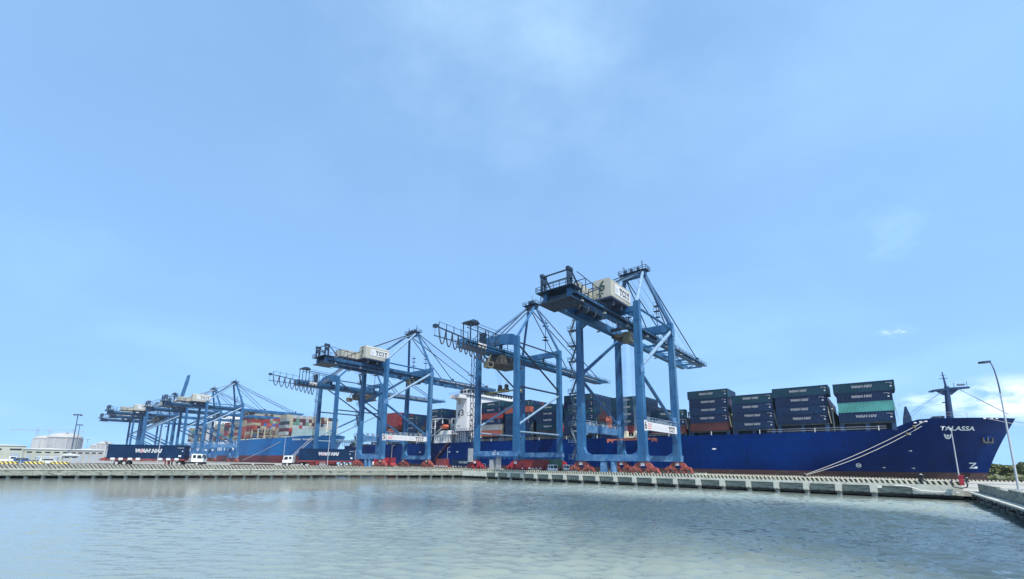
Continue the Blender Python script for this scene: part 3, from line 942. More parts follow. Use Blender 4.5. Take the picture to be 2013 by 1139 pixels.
def house_crane(label, x, y, number=None, boom_up=False, near=True, zs=1.0, trolley_y=0.0, spreader_z=None, sign=True):
    T = thing('container_crane', label, 'crane', (x, y, CRZ), 0, 'ship-to-shore cranes along the quay')
    T.scale = (1, 1, zs)
    ZT = 40.8
    for sx in (-1, 1):
        for sy in (-1, 1):
            leg_mb(sx * H2, sy * G2, ZT).build('leg', 'crane_blue', T)
            bogie(T, sx * H2, sy * G2, 'bogie_red', near)
    for sy in (-1, 1):
        mb = MB().box(-H2 - 1.2, H2 + 1.2, sy * G2 - 0.75, sy * G2 + 0.75, 2.82, 4.35)
        for sx in (-1, 1):                       # haunches
            mb.prism([(sx * (H2 - 0.9), 4.34), (sx * (H2 - 2.6), 4.34), (sx * (H2 - 1.4), 4.9), (sx * (H2 - 0.9), 6.2)], 'y', sy * G2 - 0.55, sy * G2 + 0.55)
        mb.build('sill_beam', 'crane_blue_worn', T)
        zb = 37.7
        mb = MB().box(-H2 + 0.6, H2 - 0.6, sy * G2 - 0.62, sy * G2 + 0.62, zb + 0.7, ZT - 0.1 if sy > 0 else 39.7)
        for sx in (-1, 1):
            mb.prism([(sx * (H2 - 0.62), zb - 0.8), (sx * (H2 - 0.62), zb + 0.72), (sx * (H2 - 3.2), zb + 0.72)], 'y', sy * G2 - 0.5, sy * G2 + 0.5)
        mb.build('top_cross_beam', 'crane_blue', T)
    for sx in (-1, 1):
        mb = MB().box(sx * H2 - 0.58, sx * H2 + 0.58, -G2 + 0.75, G2 - 0.75, 10.0, 11.9)
        for sy in (-1, 1):
            mb.prism([(sy * (G2 - 0.7), 7.2), (sy * (G2 - 0.7), 10.02), (sy * (G2 - 3.2), 10.02), (sy * (G2 - 1.4), 9.1)], 'x', sx * H2 - 0.5, sx * H2 + 0.5)
            mb.prism([(sy * (G2 - 0.7), 14.6), (sy * (G2 - 0.7), 11.88), (sy * (G2 - 2.6), 11.88), (sy * (G2 - 1.2), 12.7)], 'x', sx * H2 - 0.5, sx * H2 + 0.5)
        mb.build('portal_beam', 'crane_blue_worn', T)
        mb = MB()
        railing(mb, [(sx * H2 + 0.5, -G2 + 1, 11.92), (sx * H2 + 0.5, G2 - 1, 11.92)])
        mb.build('railing', 'crane_pale', T)
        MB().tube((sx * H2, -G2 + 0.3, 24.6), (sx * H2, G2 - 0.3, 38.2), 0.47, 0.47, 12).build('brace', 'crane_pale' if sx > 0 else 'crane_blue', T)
        MB().tube((sx * H2, -G2 + 0.3, 23.6), (sx * H2, G2 - 0.6, 12.2), 0.42, 0.42, 12).build('brace', 'crane_blue', T)
        MB().tube((sx * H2, -G2, 39.4), (sx * H2, G2, 39.4), 0.30, 0.30, 10).build('tie_pipe', 'crane_blue', T)
    # girders
    for sx in (-1, 1):
        mb = MB().box(sx * 3 - 0.48, sx * 3 + 0.48, -33.4, 12.5, 36.45, 38.35)
        mb.box(sx * 3 - 0.75, sx * 3 + 0.75, -33.4, 12.5, 36.3, 36.46)
        mb.build('girder', 'crane_blue', T)
        mb = MB()
        mb.box(sx * 4.0 - 0.5, sx * 4.0 + 0.5, -33, 11.5, 37.0, 37.08)
        railing(mb, [(sx * 4.45, -33, 37.06), (sx * 4.45, 11.5, 37.06)], step=2.4)
        for yy in range(-32, 12, 5):
            mb.bar((sx * 3.5, yy, 36.6), (sx * 4.5, yy, 37.0), 0.1)
        mb.build('walkway', 'crane_dark', T)
    for yy in (-32.8, -28, -22, -4, 2, 8):
        MB().box(-2.5, 2.5, yy - 0.22, yy + 0.22, 36.7, 37.5).build('girder_cross_tie', 'crane_dark', T)
    # boom
    B = MB()

    def bp_(yy, zz):        # boom point; rotates about the hinge when raised
        if not boom_up:
            return yy, zz
        a = rad(81)
        dy_, dz_ = yy - 12.8, zz - 37.4
        return 12.8 + dy_ * math.cos(a) - dz_ * math.sin(a), 37.4 + dy_ * math.sin(a) + dz_ * math.cos(a)
    L = 57.5
    for sx in (-1, 1):
        prof = [bp_(12.7, 36.5), bp_(L - 6, 36.55), bp_(L, 37.3), bp_(L, 38.2), bp_(12.7, 38.3)]
        B.prism(prof, 'x', sx * 3 - 0.42, sx * 3 + 0.42)
        if not boom_up:
            B.box(sx * 3 - 0.7, sx * 3 + 0.7, 12.7, L - 5, 36.38, 36.51)
    for yy in (18, 26, 34, 42, 50, 56.8):
        p0, p1 = bp_(yy, 37.2), bp_(yy + 0.01, 37.2)
        B.bar((-2.6, *p0), (2.6, *p1), 0.45, 0.6)
    for k, (a, b) in enumerate(((18, 26), (26, 34), (34, 42), (42, 50), (50, 56.8))):
        B.bar((-2.6 if k % 2 else 2.6, *bp_(a, 37.2)), (2.6 if k % 2 else -2.6, *bp_(b, 37.2)), 0.22)
    boom = B.build('boom', 'crane_blue', T)
    if near:
        mb = MB()
        for sx in (-1, 1):
            mb.box(sx * 4.0 - 0.45, sx * 4.0 + 0.45, 13, L - 1, 36.98, 37.05)
            railing(mb, [(sx * 4.4, 13, 37.05), (sx * 4.4, L - 1, 37.05)], step=3)
        mb.build('boom_walkway', 'crane_dark', boom)
        if number:
            for sx, f in ((1, '+x'),):
                o = put_text('boom_lettering', text_mesh('TAN CANG-CAI MEP INTERNATIONAL TERMINAL', 1.15, 'sign_white', 0, 0.02), boom, (3.47, 32, 37.45), f)
    # machinery house
    HY = 3.2
    mb = MB()
    mb.box(-6.0, 5.9, -22.9, -11.72, 39.75, 40.15)
    mb.box(-6.0, 0.9, -29.6, -22.92, 39.75, 40.15)
    for yy in (-21, -17, -13.5):
        mb.box(-5.5, 5.5, yy - 0.25, yy + 0.25, 38.4, 39.76)
    mb.build('house_platform', 'house_floor', T, (0, HY, 0))
    mb = MB()
    xw, xl, y0, y1, z0, z1 = 5.4, 0.6, -22.2, -11.75, 40.17, 44.6
    mb.prism([(xl, z0), (xw, z0), (xw, z1), (xw - 0.6, z1 + 0.5), (xl + 0.6, z1 + 0.5), (xl, z1)], 'y', y0, y1)
    h = mb.build('machinery_house', 'house_beige', T, (0, HY, 0))
    mb = MB()
    for i in range(1, 5):
        xx = xl + i * (xw - xl) / 5
        mb.box(xx - 0.035, xx + 0.035, y0 - 0.035, y0 - 0.002, z0 + 0.15, z1 - 0.05)
    for i in range(1, 8):
        yy = y0 + i * (y1 - y0) / 8
        mb.box(xw + 0.002, xw + 0.035, yy - 0.035, yy + 0.035, z0 + 0.15, z1 - 0.05)
    mb.build('cladding_rib', 'house_beige', h)
    MB().box(-5.2, 0.5, -29.0, -12.5, 40.16, 42.9).build('electrical_house', 'house_beige', T, (0, HY, 0))
    if sign:
        MB().box(xw + 0.04, xw + 0.09, -20.2, -12.1, 41.5, 44.0).build('sign_panel', 'sign_white', h)
        slab_text_mb('TCIT', 1.65, '+x', (xw + 0.10, -15.2, 41.95)).build('lettering', 'ink', h)
        mb = MB()
        for i in range(3):
            mb.box(xw + 0.10, xw + 0.12, -19.9 + .1 * i, -18.9 + .1 * i, 42.0 + i * .42, 42.25 + i * .42)
        mb.build('emblem', 'sign_grey', h)
    if number:
        put_text('number', text_mesh(number, 3.6, 'ink_green', 0.1, 0.05), h, (3.0, y0 - 0.06, 43.2), '-y')
        mb = MB().box(1.6, 3.6, y0 - 0.07, y0 - 0.045, 41.45, 41.6)
        mb.box(2.35, 2.95, y0 - 0.07, y0 - 0.045, 40.7, 41.15)
        mb.build('number_bar', 'ink_green', h)
    # rear end: platforms, sheave frames
    mb = MB()
    mb.box(-4.6, 4.6, -37.4, -33.2, 38.42, 38.6)
    mb.box(-4.2, 4.2, -37.2, -31, 35.9, 36.1)
    railing(mb, [(-4.6, -33.2, 38.6), (-4.6, -37.4, 38.6), (4.6, -37.4, 38.6), (4.6, -33.2, 38.6)], step=1.5)
    mb.build('rear_platform', 'crane_dark', T, (0, 2.8, 0))
    mb = MB()
    for sx in (-3.6, 3.1):
        for yy in (-36.5, -35.3):
            mb.bar((sx, yy, 38.6), (sx, yy, 42.8), 0.45)
        mb.box(sx - 0.35, sx + 0.35, -36.8, -35.0, 42.2, 42.9)
        mb.bar((sx, -35.2, 42.5), (sx, -31, 38.6), 0.25)
        mb.tube((sx - 0.3, -35.9, 41.2), (sx + 0.3, -35.9, 41.2), 0.7, 0.7, 14)
    mb.bar((-3.6, -36, 42.5), (3.1, -36, 42.5), 0.25)
    mb.bar((-3.6, -36, 40.7), (3.1, -36, 40.7), 0.2)
    for yy in (-31.5, -28.5, -25.5):
        mb.bar((1.6, yy, 38.5), (1.6, yy, 41.6), 0.14)
        mb.bar((4.4, yy, 38.5), (4.4, yy, 41.6), 0.14)
        mb.bar((1.6, yy, 41.6), (4.4, yy, 41.6), 0.14)
    mb.bar((4.4, -35, 41.9), (4.4, -25, 41.0), 0.12)
    mb.build('sheave_frame', 'crane_dark', T, (0, 2.8, 0))
    # apex frame
    AY, AZ = 6.4, 55.6
    for sx in (-1, 1):
        MB().bar((sx * H2, G2, ZT - 0.2), (sx * 2.9, AY + 0.4, AZ), 0.95, 0.8).build('apex_leg', 'crane_blue', T)
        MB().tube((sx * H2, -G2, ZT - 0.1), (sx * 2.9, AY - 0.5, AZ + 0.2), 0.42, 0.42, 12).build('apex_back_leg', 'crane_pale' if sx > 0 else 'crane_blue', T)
        mb = MB()
        if not boom_up:
            for yy in (28, 51):
                mb.tube((sx * 2.9, AY + 0.5, AZ + 0.4), (sx * 3, yy, 38.3), 0.17, 0.17, 6)
                mb.box(sx * 3 - 0.2, sx * 3 + 0.2, yy - 0.5, yy + 0.5, 38.3, 39.3)
        else:
            for yy in (28, 51):
                q = bp_(yy, 38.3)
                mid = Vector((sx * 3, (AY + q[0]) / 2 + 3, min(AZ, q[1]) - 6))
                mb.tube((sx * 2.9, AY + 0.5, AZ + 0.4), mid, 0.15, 0.15, 6)
                mb.tube(mid, (sx * 3, *q), 0.15, 0.15, 6)
        mb.build('fore_stay', 'crane_dark', T)
        MB().tube((sx * 2.9, AY - 0.5, AZ + 0.6), (sx * 3, -27.8, 38.4), 0.16, 0.16, 6).build('back_stay', 'crane_dark', T)
    mb = MB().box(-3.6, 3.6, AY - 0.6, AY + 0.7, AZ - 0.8, AZ + 0.7)
    mb.build('apex_beam', 'crane_blue', T)
    mb = MB().box(-4.2, 4.2, AY - 1.3, AY + 1.6, AZ + 0.72, AZ + 0.82)
    railing(mb, [(-4.2, AY - 1.3, AZ + .8), (4.2, AY - 1.3, AZ + .8), (4.2, AY + 1.6, AZ + .8), (-4.2, AY + 1.6, AZ + .8), (-4.2, AY - 1.3, AZ + .8)], step=1.4)
    for xx in (-2.4, -0.6, 1.4):
        mb.tube((xx - 0.2, AY, AZ + 1.6), (xx + 0.2, AY, AZ + 1.6), 0.75, 0.75, 12)
    mb.bar((-2.9, AY, AZ + .8), (-2.9, AY, AZ + 3.6), 0.12)
    mb.bar((-2.9, AY, AZ + 3.0), (-3.5, AY, AZ + 3.5), 0.12)
    mb.bar((2.6, AY, AZ + .8), (2.6, AY, AZ + 3.9), 0.2)
    mb.build('apex_platform', 'crane_dark', T)
    # hoist ropes between apex and boom
    if not boom_up:
        mb = MB()
        for xx in (-1.5, 0.2, 1.6):
            mb.tube((xx, AY + 0.5, AZ), (xx * 1.5, 49, 38.4), 0.05, 0.05, 4)
            mb.tube((xx, AY - 0.5, AZ), (xx, -14, 44.9), 0.05, 0.05, 4)
        mb.build('hoist_rope', 'crane_pale', T)
    # masts with lamps on the waterside beam
    for xx in (-4, 4.5):
        mb = MB()
        mb.bar((xx, G2 - 0.3, ZT), (xx, G2 - 0.3, ZT + 6), 0.14)
        for k in (2.4, 4.2, 5.8):
            mb.box(xx - 0.8, xx + 0.8, G2 - 0.9, G2 + 0.3, ZT + k, ZT + k + 0.1)
            mb.bar((xx - 0.75, G2 - .85, ZT + k), (xx - .75, G2 - .85, ZT + k + 1), 0.07)
            mb.bar((xx + 0.75, G2 - .85, ZT + k), (xx + .75, G2 - .85, ZT + k + 1), 0.07)
            mb.bar((xx - .75, G2 - .85, ZT + k + 1), (xx + .75, G2 - .85, ZT + k + 1), 0.07)
        mb.build('service_mast', 'crane_dark', T)
    # trolley and operator cabin
    ty = trolley_y
    mb = MB().box(-3.4, 3.4, ty - 2.6, ty + 2.6, 35.6, 36.28)
    for sx in (-2.3, 2.3):
        mb.tube((sx, ty - 1.8, 36.6), (sx, ty + 1.8, 36.6), 0.45, 0.45, 10)
    mb.box(-1.6, 1.4, ty - 1.6, ty + 1.8, 34.6, 35.6)
    tr = mb.build('trolley', 'machine_dark', T)
    mb = MB()
    mb.prism([(ty - 5.2, 33.2), (ty - 2.9, 33.2), (ty - 2.9, 35.7), (ty - 5.6, 35.7)], 'x', 1.2, 3.4)
    cb = mb.build('operator_cabin', 'cabin_olive', tr)
    MB().prism([(ty - 5.0, 33.6), (ty - 3.3, 33.6), (ty - 3.3, 35.3), (ty - 5.3, 35.3)], 'x', 3.41, 3.43).build('window', 'glass_dark', cb)
    mb = MB()
    for k in range(9):                             # festoon under the rear girder
        y0_, y1_ = -33 + k * 3.3, -33 + (k + 1) * 3.3
        pts = []
        for i in range(9):
            t = i / 8
            pts.append((3.9, y0_ + (y1_ - y0_) * t, 36.3 - 2.3 * math.sin(math.pi * t)))
        mb.path(pts, 0.05, 4)
    mb.build('festoon_cable', 'cable', T)
    if spreader_z:
        spreader(T, 0, ty, spreader_z, 'spreader_orange', 'cream')
        mb = MB()
        for xx in (-1.3, 1.3):
            for dy_ in (-0.6, -0.2, 0.2, 0.6):
                mb.tube((xx, ty + dy_ * 2, 35.6), (xx, ty + dy_, spreader_z + 2), 0.03, 0.03, 4)
        mb.build('hoist_rope', 'crane_pale', T)
    if near:
        for sx, sy in ((1, -1), (1, 1), (-1, 1)):
            kx = sx * H2 - sx * 1.05
            MB().bar((kx, sy * G2 - .35, 5), (sx * H2 - sx * .78, sy * G2 - .35, 38), 0.16, 0.16).build('cable_tray', 'crane_dark', T)
        mb = MB()
        for k in range(64):
            z = 12.4 + k * .42
            xw_ = H2 + .97 - (z - 2.8) / 38 * .28
            mb.bar((xw_, G2 - .3, z), (xw_, G2 + .3, z), 0.05)
        for q in (-.3, .3):
            mb.bar((H2 + .90, G2 + q, 12.2), (H2 + .70, G2 + q, 39.5), 0.07)
        mb.build('ladder', 'crane_pale', T)
        for yy in (-30, -20, -8, 4, 18, 30, 42):
            for sx in (-1, 1):
                mb = MB().box(sx * 4.1 - .35, sx * 4.1 + .35, yy - .25, yy + .25, 36.05, 36.35)
                mb.bar((sx * 4.1, yy, 36.3), (sx * 4.1, yy, 37.0), 0.08)
                mb.build('floodlight', 'steel_grey', T)
        for sx in (-1, 1):
            for (yy, zz) in ((-G2, 24.1), (G2, 38.0), (G2, 12.4)):
                MB().box(sx * H2 + sx * .72, sx * H2 + sx * .80, yy - 1.0, yy + 1.0, zz - 1.0, zz + 1.0).build('gusset_plate', 'crane_blue_worn', T)
        stair_tower(T, -H2 - 1.0, -G2, 39)
        # sign boards on the portal beam that faces the bow
        xs = H2 + 0.60
        y_ = -G2 + 1.2
        for k, wd in enumerate((3.4, 7.4, 8.6)):
            p = MB().box(xs, xs + 0.08, y_, y_ + wd - 0.12, 9.95, 11.85).build('sign_board', 'sign_white', T)
            if k == 0:
                mb = MB()
                for q in range(3):
                    mb.box(xs + 0.085, xs + 0.10, y_ + .5, y_ + wd - .8, 10.3 + q * .5, 10.5 + q * .5)
                mb.build('lettering', 'sign_red', p)
            if k == 1:
                mb = MB()
                for q in range(2):
                    mb.box(xs + 0.085, xs + 0.10, y_ + 1.2, y_ + wd - 1.2, 10.5 + q * .55, 10.62 + q * .55)
                mb.build('lettering', 'sign_grey', p)
            if k == 2:
                slab_text_mb('TCIT', 1.3, '+x', (xs + 0.085, y_ + 5.0, 10.25)).build('lettering', 'ink', p)
                MB().box(xs + 0.085, xs + 0.10, y_ + .6, y_ + 2.0, 10.4, 11.0).build('emblem', 'sign_grey', p)
            y_ += wd
        p = MB().box(H2 + 0.86, H2 + 0.92, -G2 - 0.75, -G2 + 0.85, 9.7, 12.1).build('number_board', 'sign_white', T)
        put_text('number', text_mesh(number or '5', 2.6, 'ink', 0, 0.05), p, (H2 + 0.935, -G2 + 0.05, 10.9), '+x')
        # cable reel and machinery on the far portal
        mb = MB()
        ring(mb, (-H2 + 0.4, 3.2, 13.6), 1.55, 'x', 0.14)
        ring(mb, (-H2 + 0.4, 3.2, 13.6), 0.8, 'x', 0.12)
        for i in range(6):
            a = math.pi * i / 3
            mb.bar((-H2 + 0.4, 3.2, 13.6), (-H2 + 0.4, 3.2 + 1.5 * math.cos(a), 13.6 + 1.5 * math.sin(a)), 0.1)
        mb.bar((-H2 + 0.4, 3.2, 11.9), (-H2 + 0.4, 3.2, 13.6), 0.5)
        mb.build('cable_reel', 'spreader_orange', T)
        for i in range(7):
            yy = -8 + i * 2.4
            MB().box(-H2 - .2, -H2 + .5, yy, yy + 0.5 + random.random() * .6, 11.92, 12.3 + random.random() * 0.9).build('equipment_box', 'steel_grey', T)
            MB().box(H2 - .4, H2 + .3, yy, yy + 0.5 + random.random() * .6, 11.92, 12.3 + random.random() * 0.9).build('equipment_box', 'steel_grey', T)
        # electrical cabinets between the landside bogies
        mb = MB()
        mb.box(-2.6, -1.0, -G2 - .6, -G2 + .4, -0.7, 2.7)
        mb.tube((0.6, -G2, -0.7), (0.6, -G2, 2.75), 0.75, 0.75, 12)
        mb.build('cable_drum_housing', 'crane_blue_worn', T)
    return T


def arch_crane(label, x, y, trolley_y=-9, spreader_z=23.2, mark='QC 43'):
    T = thing('container_crane', label, 'crane', (x, y, CRZ), 0, 'ship-to-shore cranes along the quay')
    ZT = 38.9
    for sx in (-1, 1):
        for sy in (-1, 1):
            leg_mb(sx * H2 * 0.97, sy * G2, ZT, 1.55, 1.35, 1.4, 1.3, 5.4).build('leg', 'crane_blue', T)
            bogie(T, sx * H2, sy * G2, 'bogie_crimson')
        xx = sx * H2 * 0.97
        MB().tube((xx, -G2 + 0.3, 36.8), (xx, G2 - 0.3, 25.0), 0.28, 0.28, 10).build('brace', 'crane_dark', T)
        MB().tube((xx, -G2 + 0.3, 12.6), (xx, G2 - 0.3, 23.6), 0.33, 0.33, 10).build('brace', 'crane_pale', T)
        MB().tube((xx, -G2, 24.1), (xx, G2, 24.1), 0.27, 0.27, 10).build('tie_pipe', 'crane_dark', T)
        MB().tube((xx, -G2, 10.9), (xx, G2, 10.9), 0.27, 0.27, 10).build('tie_pipe', 'crane_pale', T)
        MB().tube((xx, -G2, 37.2), (xx, G2, 37.2), 0.22, 0.22, 10).build('tie_pipe', 'crane_dark', T)
    for sy in (-1, 1):
        mb = MB().box(-H2 - 1.0, H2 + 1.0, sy * G2 - 0.6, sy * G2 + 0.6, 3.9, 5.42)
        mb.build('sill_beam', 'crane_blue_worn', T)
        mb = MB()
        for sx in (-1, 1):
            mb.box(sx * H2 - 0.9, sx * H2 + 0.9, sy * G2 - 0.5, sy * G2 + 0.5, 2.85, 3.92)
        railing(mb, [(-H2, sy * G2 - .7, 3.0), (H2, sy * G2 - .7, 3.0)], h=0.9)
        mb.build('sill_bracket', 'crane_blue', T)
        if sy < 0:
            mb = MB().prism([(-H2 + 0.66, 36.4), (-3, 37.2), (3, 37.2), (H2 - 0.66, 36.4), (H2 - 0.66, 39.2), (H2 - 1.6, 39.8), (3, 40.3), (-3, 40.3), (-H2 + 1.6, 39.5), (-H2 + 0.66, 38.9)], 'y', -G2 - 0.6, -G2 + 0.6)
        else:
            mb = MB().prism([(-H2 + 0.66, 37.0), (H2 - 0.66, 37.0), (H2 - 0.66, 38.8), (-H2 + 0.66, 38.8)], 'y', G2 - 0.55, G2 + 0.55)
        mb.build('top_cross_beam', 'crane_blue', T)
    put_text('lettering', text_mesh(mark, 1.0, 'sign_white', 0, 0.02), T, (0.5, -G2 - 0.61, 4.65), '-y')
    # single box girder and boom
    MB().box(-1.35, 1.35, -26, 12.5, 34.0, 36.2).box(-1.9, 1.9, -26, 12.5, 33.85, 34.02).build('girder', 'crane_blue', T)
    mb = MB().prism([(12.7, 34.05), (51, 34.05), (57.5, 35.3), (57.5, 36.1), (12.7, 36.15)], 'x', -1.25, 1.25)
    boom = mb.build('boom', 'crane_blue', T)
    mb = MB()
    for sx in (-1, 1):
        mb.box(sx * 2.1 - 0.5, sx * 2.1 + 0.5, -26, 57, 35.0, 35.08)
        railing(mb, [(sx * 2.55, -26, 35.08), (sx * 2.55, 57, 35.08)], step=3)
    mb.bar((0, 57.4, 36), (0, 57.4, 37.6), 0.12)
    mb.build('walkway', 'crane_dark', T)
    put_text('lettering', text_mesh('TAN CANG-CAI MEP INTERNATIONAL TERMINAL COMPANY', 1.1, 'sign_white', 0, 0.02), boom, (1.27, 33, 35.2), '+x')
    # hangers from cross beams
    mb = MB()
    for yy in (-G2, G2):
        for sx in (-1, 1):
            mb.box(sx * 1.3 - 0.25, sx * 1.3 + 0.25, yy - 0.5, yy + 0.5, 36.15, 37.3)
    mb.build('girder_hanger', 'crane_dark', T)
    # festoon cantilever at the rear
    mb = MB()
    mb.bar((2.2, -37, 36.6), (2.2, -26, 35.6), 0.3)
    mb.bar((2.2, -37.5, 34.0), (2.2, -22, 34.0), 0.22)
    for k in range(5):
        yy = -36 + k * 2.6
        mb.bar((2.2, yy, 36.4 - k * .2), (2.2, yy, 38.0), 0.14)
        mb.bar((2.2, yy, 36.4 - k * .2), (0.6, yy, 37.2 - k * .2), 0.1)
    mb.bar((2.2, -36, 38.0), (2.2, -25.6, 37.4), 0.09)
    for k in range(6):
        mb.bar((2.2, -37.3 + k * 2, 34), (2.2, -37.3 + k * 2, 36), 0.06)
    mb.box(1.6, 2.8, -37.6, -36.6, 36.2, 37.0)
    mb.build('festoon_rail', 'crane_dark', T)
    mb = MB()
    yk = -36
    for k in range(9):
        sp_ = 2.4 - k * 0.12
        y0_, y1_ = yk, yk + sp_
        yk = y1_
        pts = [(2.2 + 0.0, y0_ + (y1_ - y0_) * i / 10, 36.2 - k * .16 - (3.9 + .1 * k) * math.sin(math.pi * i / 10) ** 0.7) for i in range(11)]
        mb.path(pts, 0.17, 5)
    mb.build('festoon_cable', 'cable', T)
    # hut, gantry and rails on top of the rear girder
    mb = MB()
    mb.prism([(-24.5, 41.3), (-20.5, 41.3), (-21.6, 42.1), (-23.4, 42.1)], 'x', -1.9, 1.9)
    for xx in (-1.5, 1.5):
        for yy in (-23.9, -21.1):
            mb.bar((xx, yy, 36.2), (xx, yy, 41.35), 0.22)
        mb.bar((xx, -22.5, 40.6), (xx, -8, 40.0), 0.2)
        mb.bar((xx, -21, 36.2), (xx, -17, 40.4), 0.14)
        for yy in (-18, -16.6, -13.4, -10.4, -8):
            mb.bar((xx, yy, 36.2), (xx, yy, 40.2), 0.16)
        mb.bar((xx, -20, 41.3), (xx, -8, 41.1), 0.1)
    mb.box(-1, 1, -17.9, -16.8, 36.2, 39.6)
    mb.build('rear_gantry', 'crane_dark', T)
    MB().box(1.38, 1.42, -20.6, -17.2, 34.4, 36.0).build('sign_panel', 'sign_white', T)
    # apex
    AY, AZ = 6.2, 54.2
    for sx in (-1, 1):
        MB().tube((sx * H2 * .97, G2, ZT - 0.3), (sx * 1.6, AY + 0.4, AZ), 0.42, 0.42, 10).build('apex_leg', 'crane_blue', T)
        MB().tube((sx * H2 * .97, -G2, ZT - 0.3), (sx * 1.6, AY - 0.5, AZ), 0.38, 0.38, 10).build('apex_back_leg', 'crane_blue', T)
        mb = MB()
        for yy in (26, 49):
            mb.tube((sx * 1.2, AY + 0.5, AZ + 0.4), (sx * 1.1, yy, 36.2), 0.17, 0.17, 6)
        mb.build('fore_stay', 'crane_dark', T)
        MB().tube((sx * 1.2, AY - 0.5, AZ + 0.3), (sx * 1.2, -14, 36.4), 0.18, 0.18, 6).build('back_stay', 'crane_dark', T)
    mb = MB().box(-2.2, 2.2, AY - 0.8, AY + 0.9, AZ - 0.5, AZ + 0.8)
    mb.box(-2.8, 2.8, AY - 1.4, AY + 1.6, AZ + 0.82, AZ + 0.92)
    railing(mb, [(-2.8, AY - 1.4, AZ + .9), (2.8, AY - 1.4, AZ + .9), (2.8, AY + 1.6, AZ + .9), (-2.8, AY + 1.6, AZ + .9), (-2.8, AY - 1.4, AZ + .9)], step=1.2)
    mb.tube((-0.9, AY, AZ + 1.8), (0.9, AY, AZ + 1.8), 0.8, 0.8, 12)
    mb.bar((0.2, AY, AZ + 1), (0.2, AY, AZ + 4.4), 0.1)
    mb.build('apex_head', 'crane_dark', T)
    mb = MB()
    mb.tube((2.6, G2 - .4, 38.8), (2.6, G2 - .4, 50.5), 0.12, 0.12, 6)
    for k in (4.5, 9.5):
        mb.box(1.7, 3.5, G2 - 1.3, G2 + .5, 38.8 + k, 38.9 + k)
        mb.box(1.9, 3.3, G2 - 1.1, G2 + .3, 39.8 + k, 39.9 + k)
    mb.build('service_mast', 'crane_dark', T)
    # trolley with machinery under the girder
    ty = trolley_y
    mb = MB()
    mb.box(-3.2, 3.2, ty - 3.6, ty + 5.5, 31.2, 33.6)
    mb.box(-3.6, 3.6, ty - 4.2, ty + 6, 30.9, 31.15)
    for s in (-1, 1):
        mb.bar((3.3, ty - s * 2, 31.2), (3.3, ty + s * 2, 33.7), 0.15)
    mb.box(-2.2, 2.2, ty - 2, ty + 4, 33.6, 33.84)
    tr = mb.build('trolley', 'machine_dark', T)
    mb = MB().prism([(ty - 8.4, 29.2), (ty - 6.4, 29.2), (ty - 6.0, 31.0), (ty - 8.7, 31.0)], 'x', 0.6, 2.4)
    mb.bar((1.4, ty - 7.5, 31), (1.4, ty - 6.2, 33.8), 0.3)
    cb = mb.build('operator_cabin', 'cabin_olive', tr)
    MB().prism([(ty - 8.2, 29.6), (ty - 6.7, 29.6), (ty - 6.5, 30.7), (ty - 8.4, 30.7)], 'x', 2.41, 2.43).build('window', 'glass_dark', cb)
    if spreader_z:
        spreader(T, 0, ty + 1, spreader_z, 'spreader_yellow', 'machine_dark')
    mb = MB()
    spreader_z = spreader_z or 29.0
    for xx in (-1.3, 1.3):
        for dy_ in (-0.6, -0.2, 0.2, 0.6):
            mb.tube((xx * 1.6, ty + 1 + dy_ * 3, 31), (xx, ty + 1 + dy_, spreader_z + 2), 0.035, 0.035, 4)
    mb.build('hoist_rope', 'crane_pale', T)
    # lift mast beside the left landside leg
    mb = MB()
    x0, y0 = -H2 - 1.6, -G2 - 0.2
    for dx_ in (-0.6, 0.6):
        for dy_ in (-0.6, 0.6):
            mb.bar((x0 + dx_, y0 + dy_, 1.0), (x0 + dx_, y0 + dy_, 36), 0.13)
    z = 2.0
    k = 0
    while z < 35:
        s = 1 if k % 2 else -1
        mb.bar((x0 - .6 * s, y0 - .6, z), (x0 + .6 * s, y0 - .6, z + 1.6), 0.09)
        mb.bar((x0 + .6, y0 - .6 * s, z), (x0 + .6, y0 + .6 * s, z + 1.6), 0.09)
        mb.bar((x0 - .6, y0 - .6, z), (x0 + .6, y0 - .6, z), 0.09)
        if k % 4 == 1:
            mb.box(x0 - 1.7, x0 - .6, y0 - .7, y0 + .7, z, z + 0.1)
            mb.bar((x0 - 1.7, y0 - .7, z), (x0 - 1.7, y0 - .7, z + 1.1), 0.08)
            mb.bar((x0 - 1.7, y0 - .7, z + 1.1), (x0 - .6, y0 - .7, z + 1.1), 0.08)
            mb.bar((x0 + .6, y0, z), (-H2, -G2, z), 0.1)
        z += 1.6
        k += 1
    mb.build('lift_mast', 'crane_dark', T)
    MB().box(x0 - 0.8, x0 + 0.85, y0 - 0.9, y0 + 0.8, 2.2, 6.3).build('lift_cabin', 'steel_grey', T)
    mb = MB()
    for k in range(4):
        yy = 2.5 + k * 0.8
        mb.bar((0.4 + k * .5, -G2, -0.7), (0.4 + k * .5, -G2, 3.9), 0.35)
    mb.box(-2, -0.6, -G2 - .5, -G2 + .5, -0.7, 3.0)
    mb.build('sill_post', 'steel_grey', T)
    return T


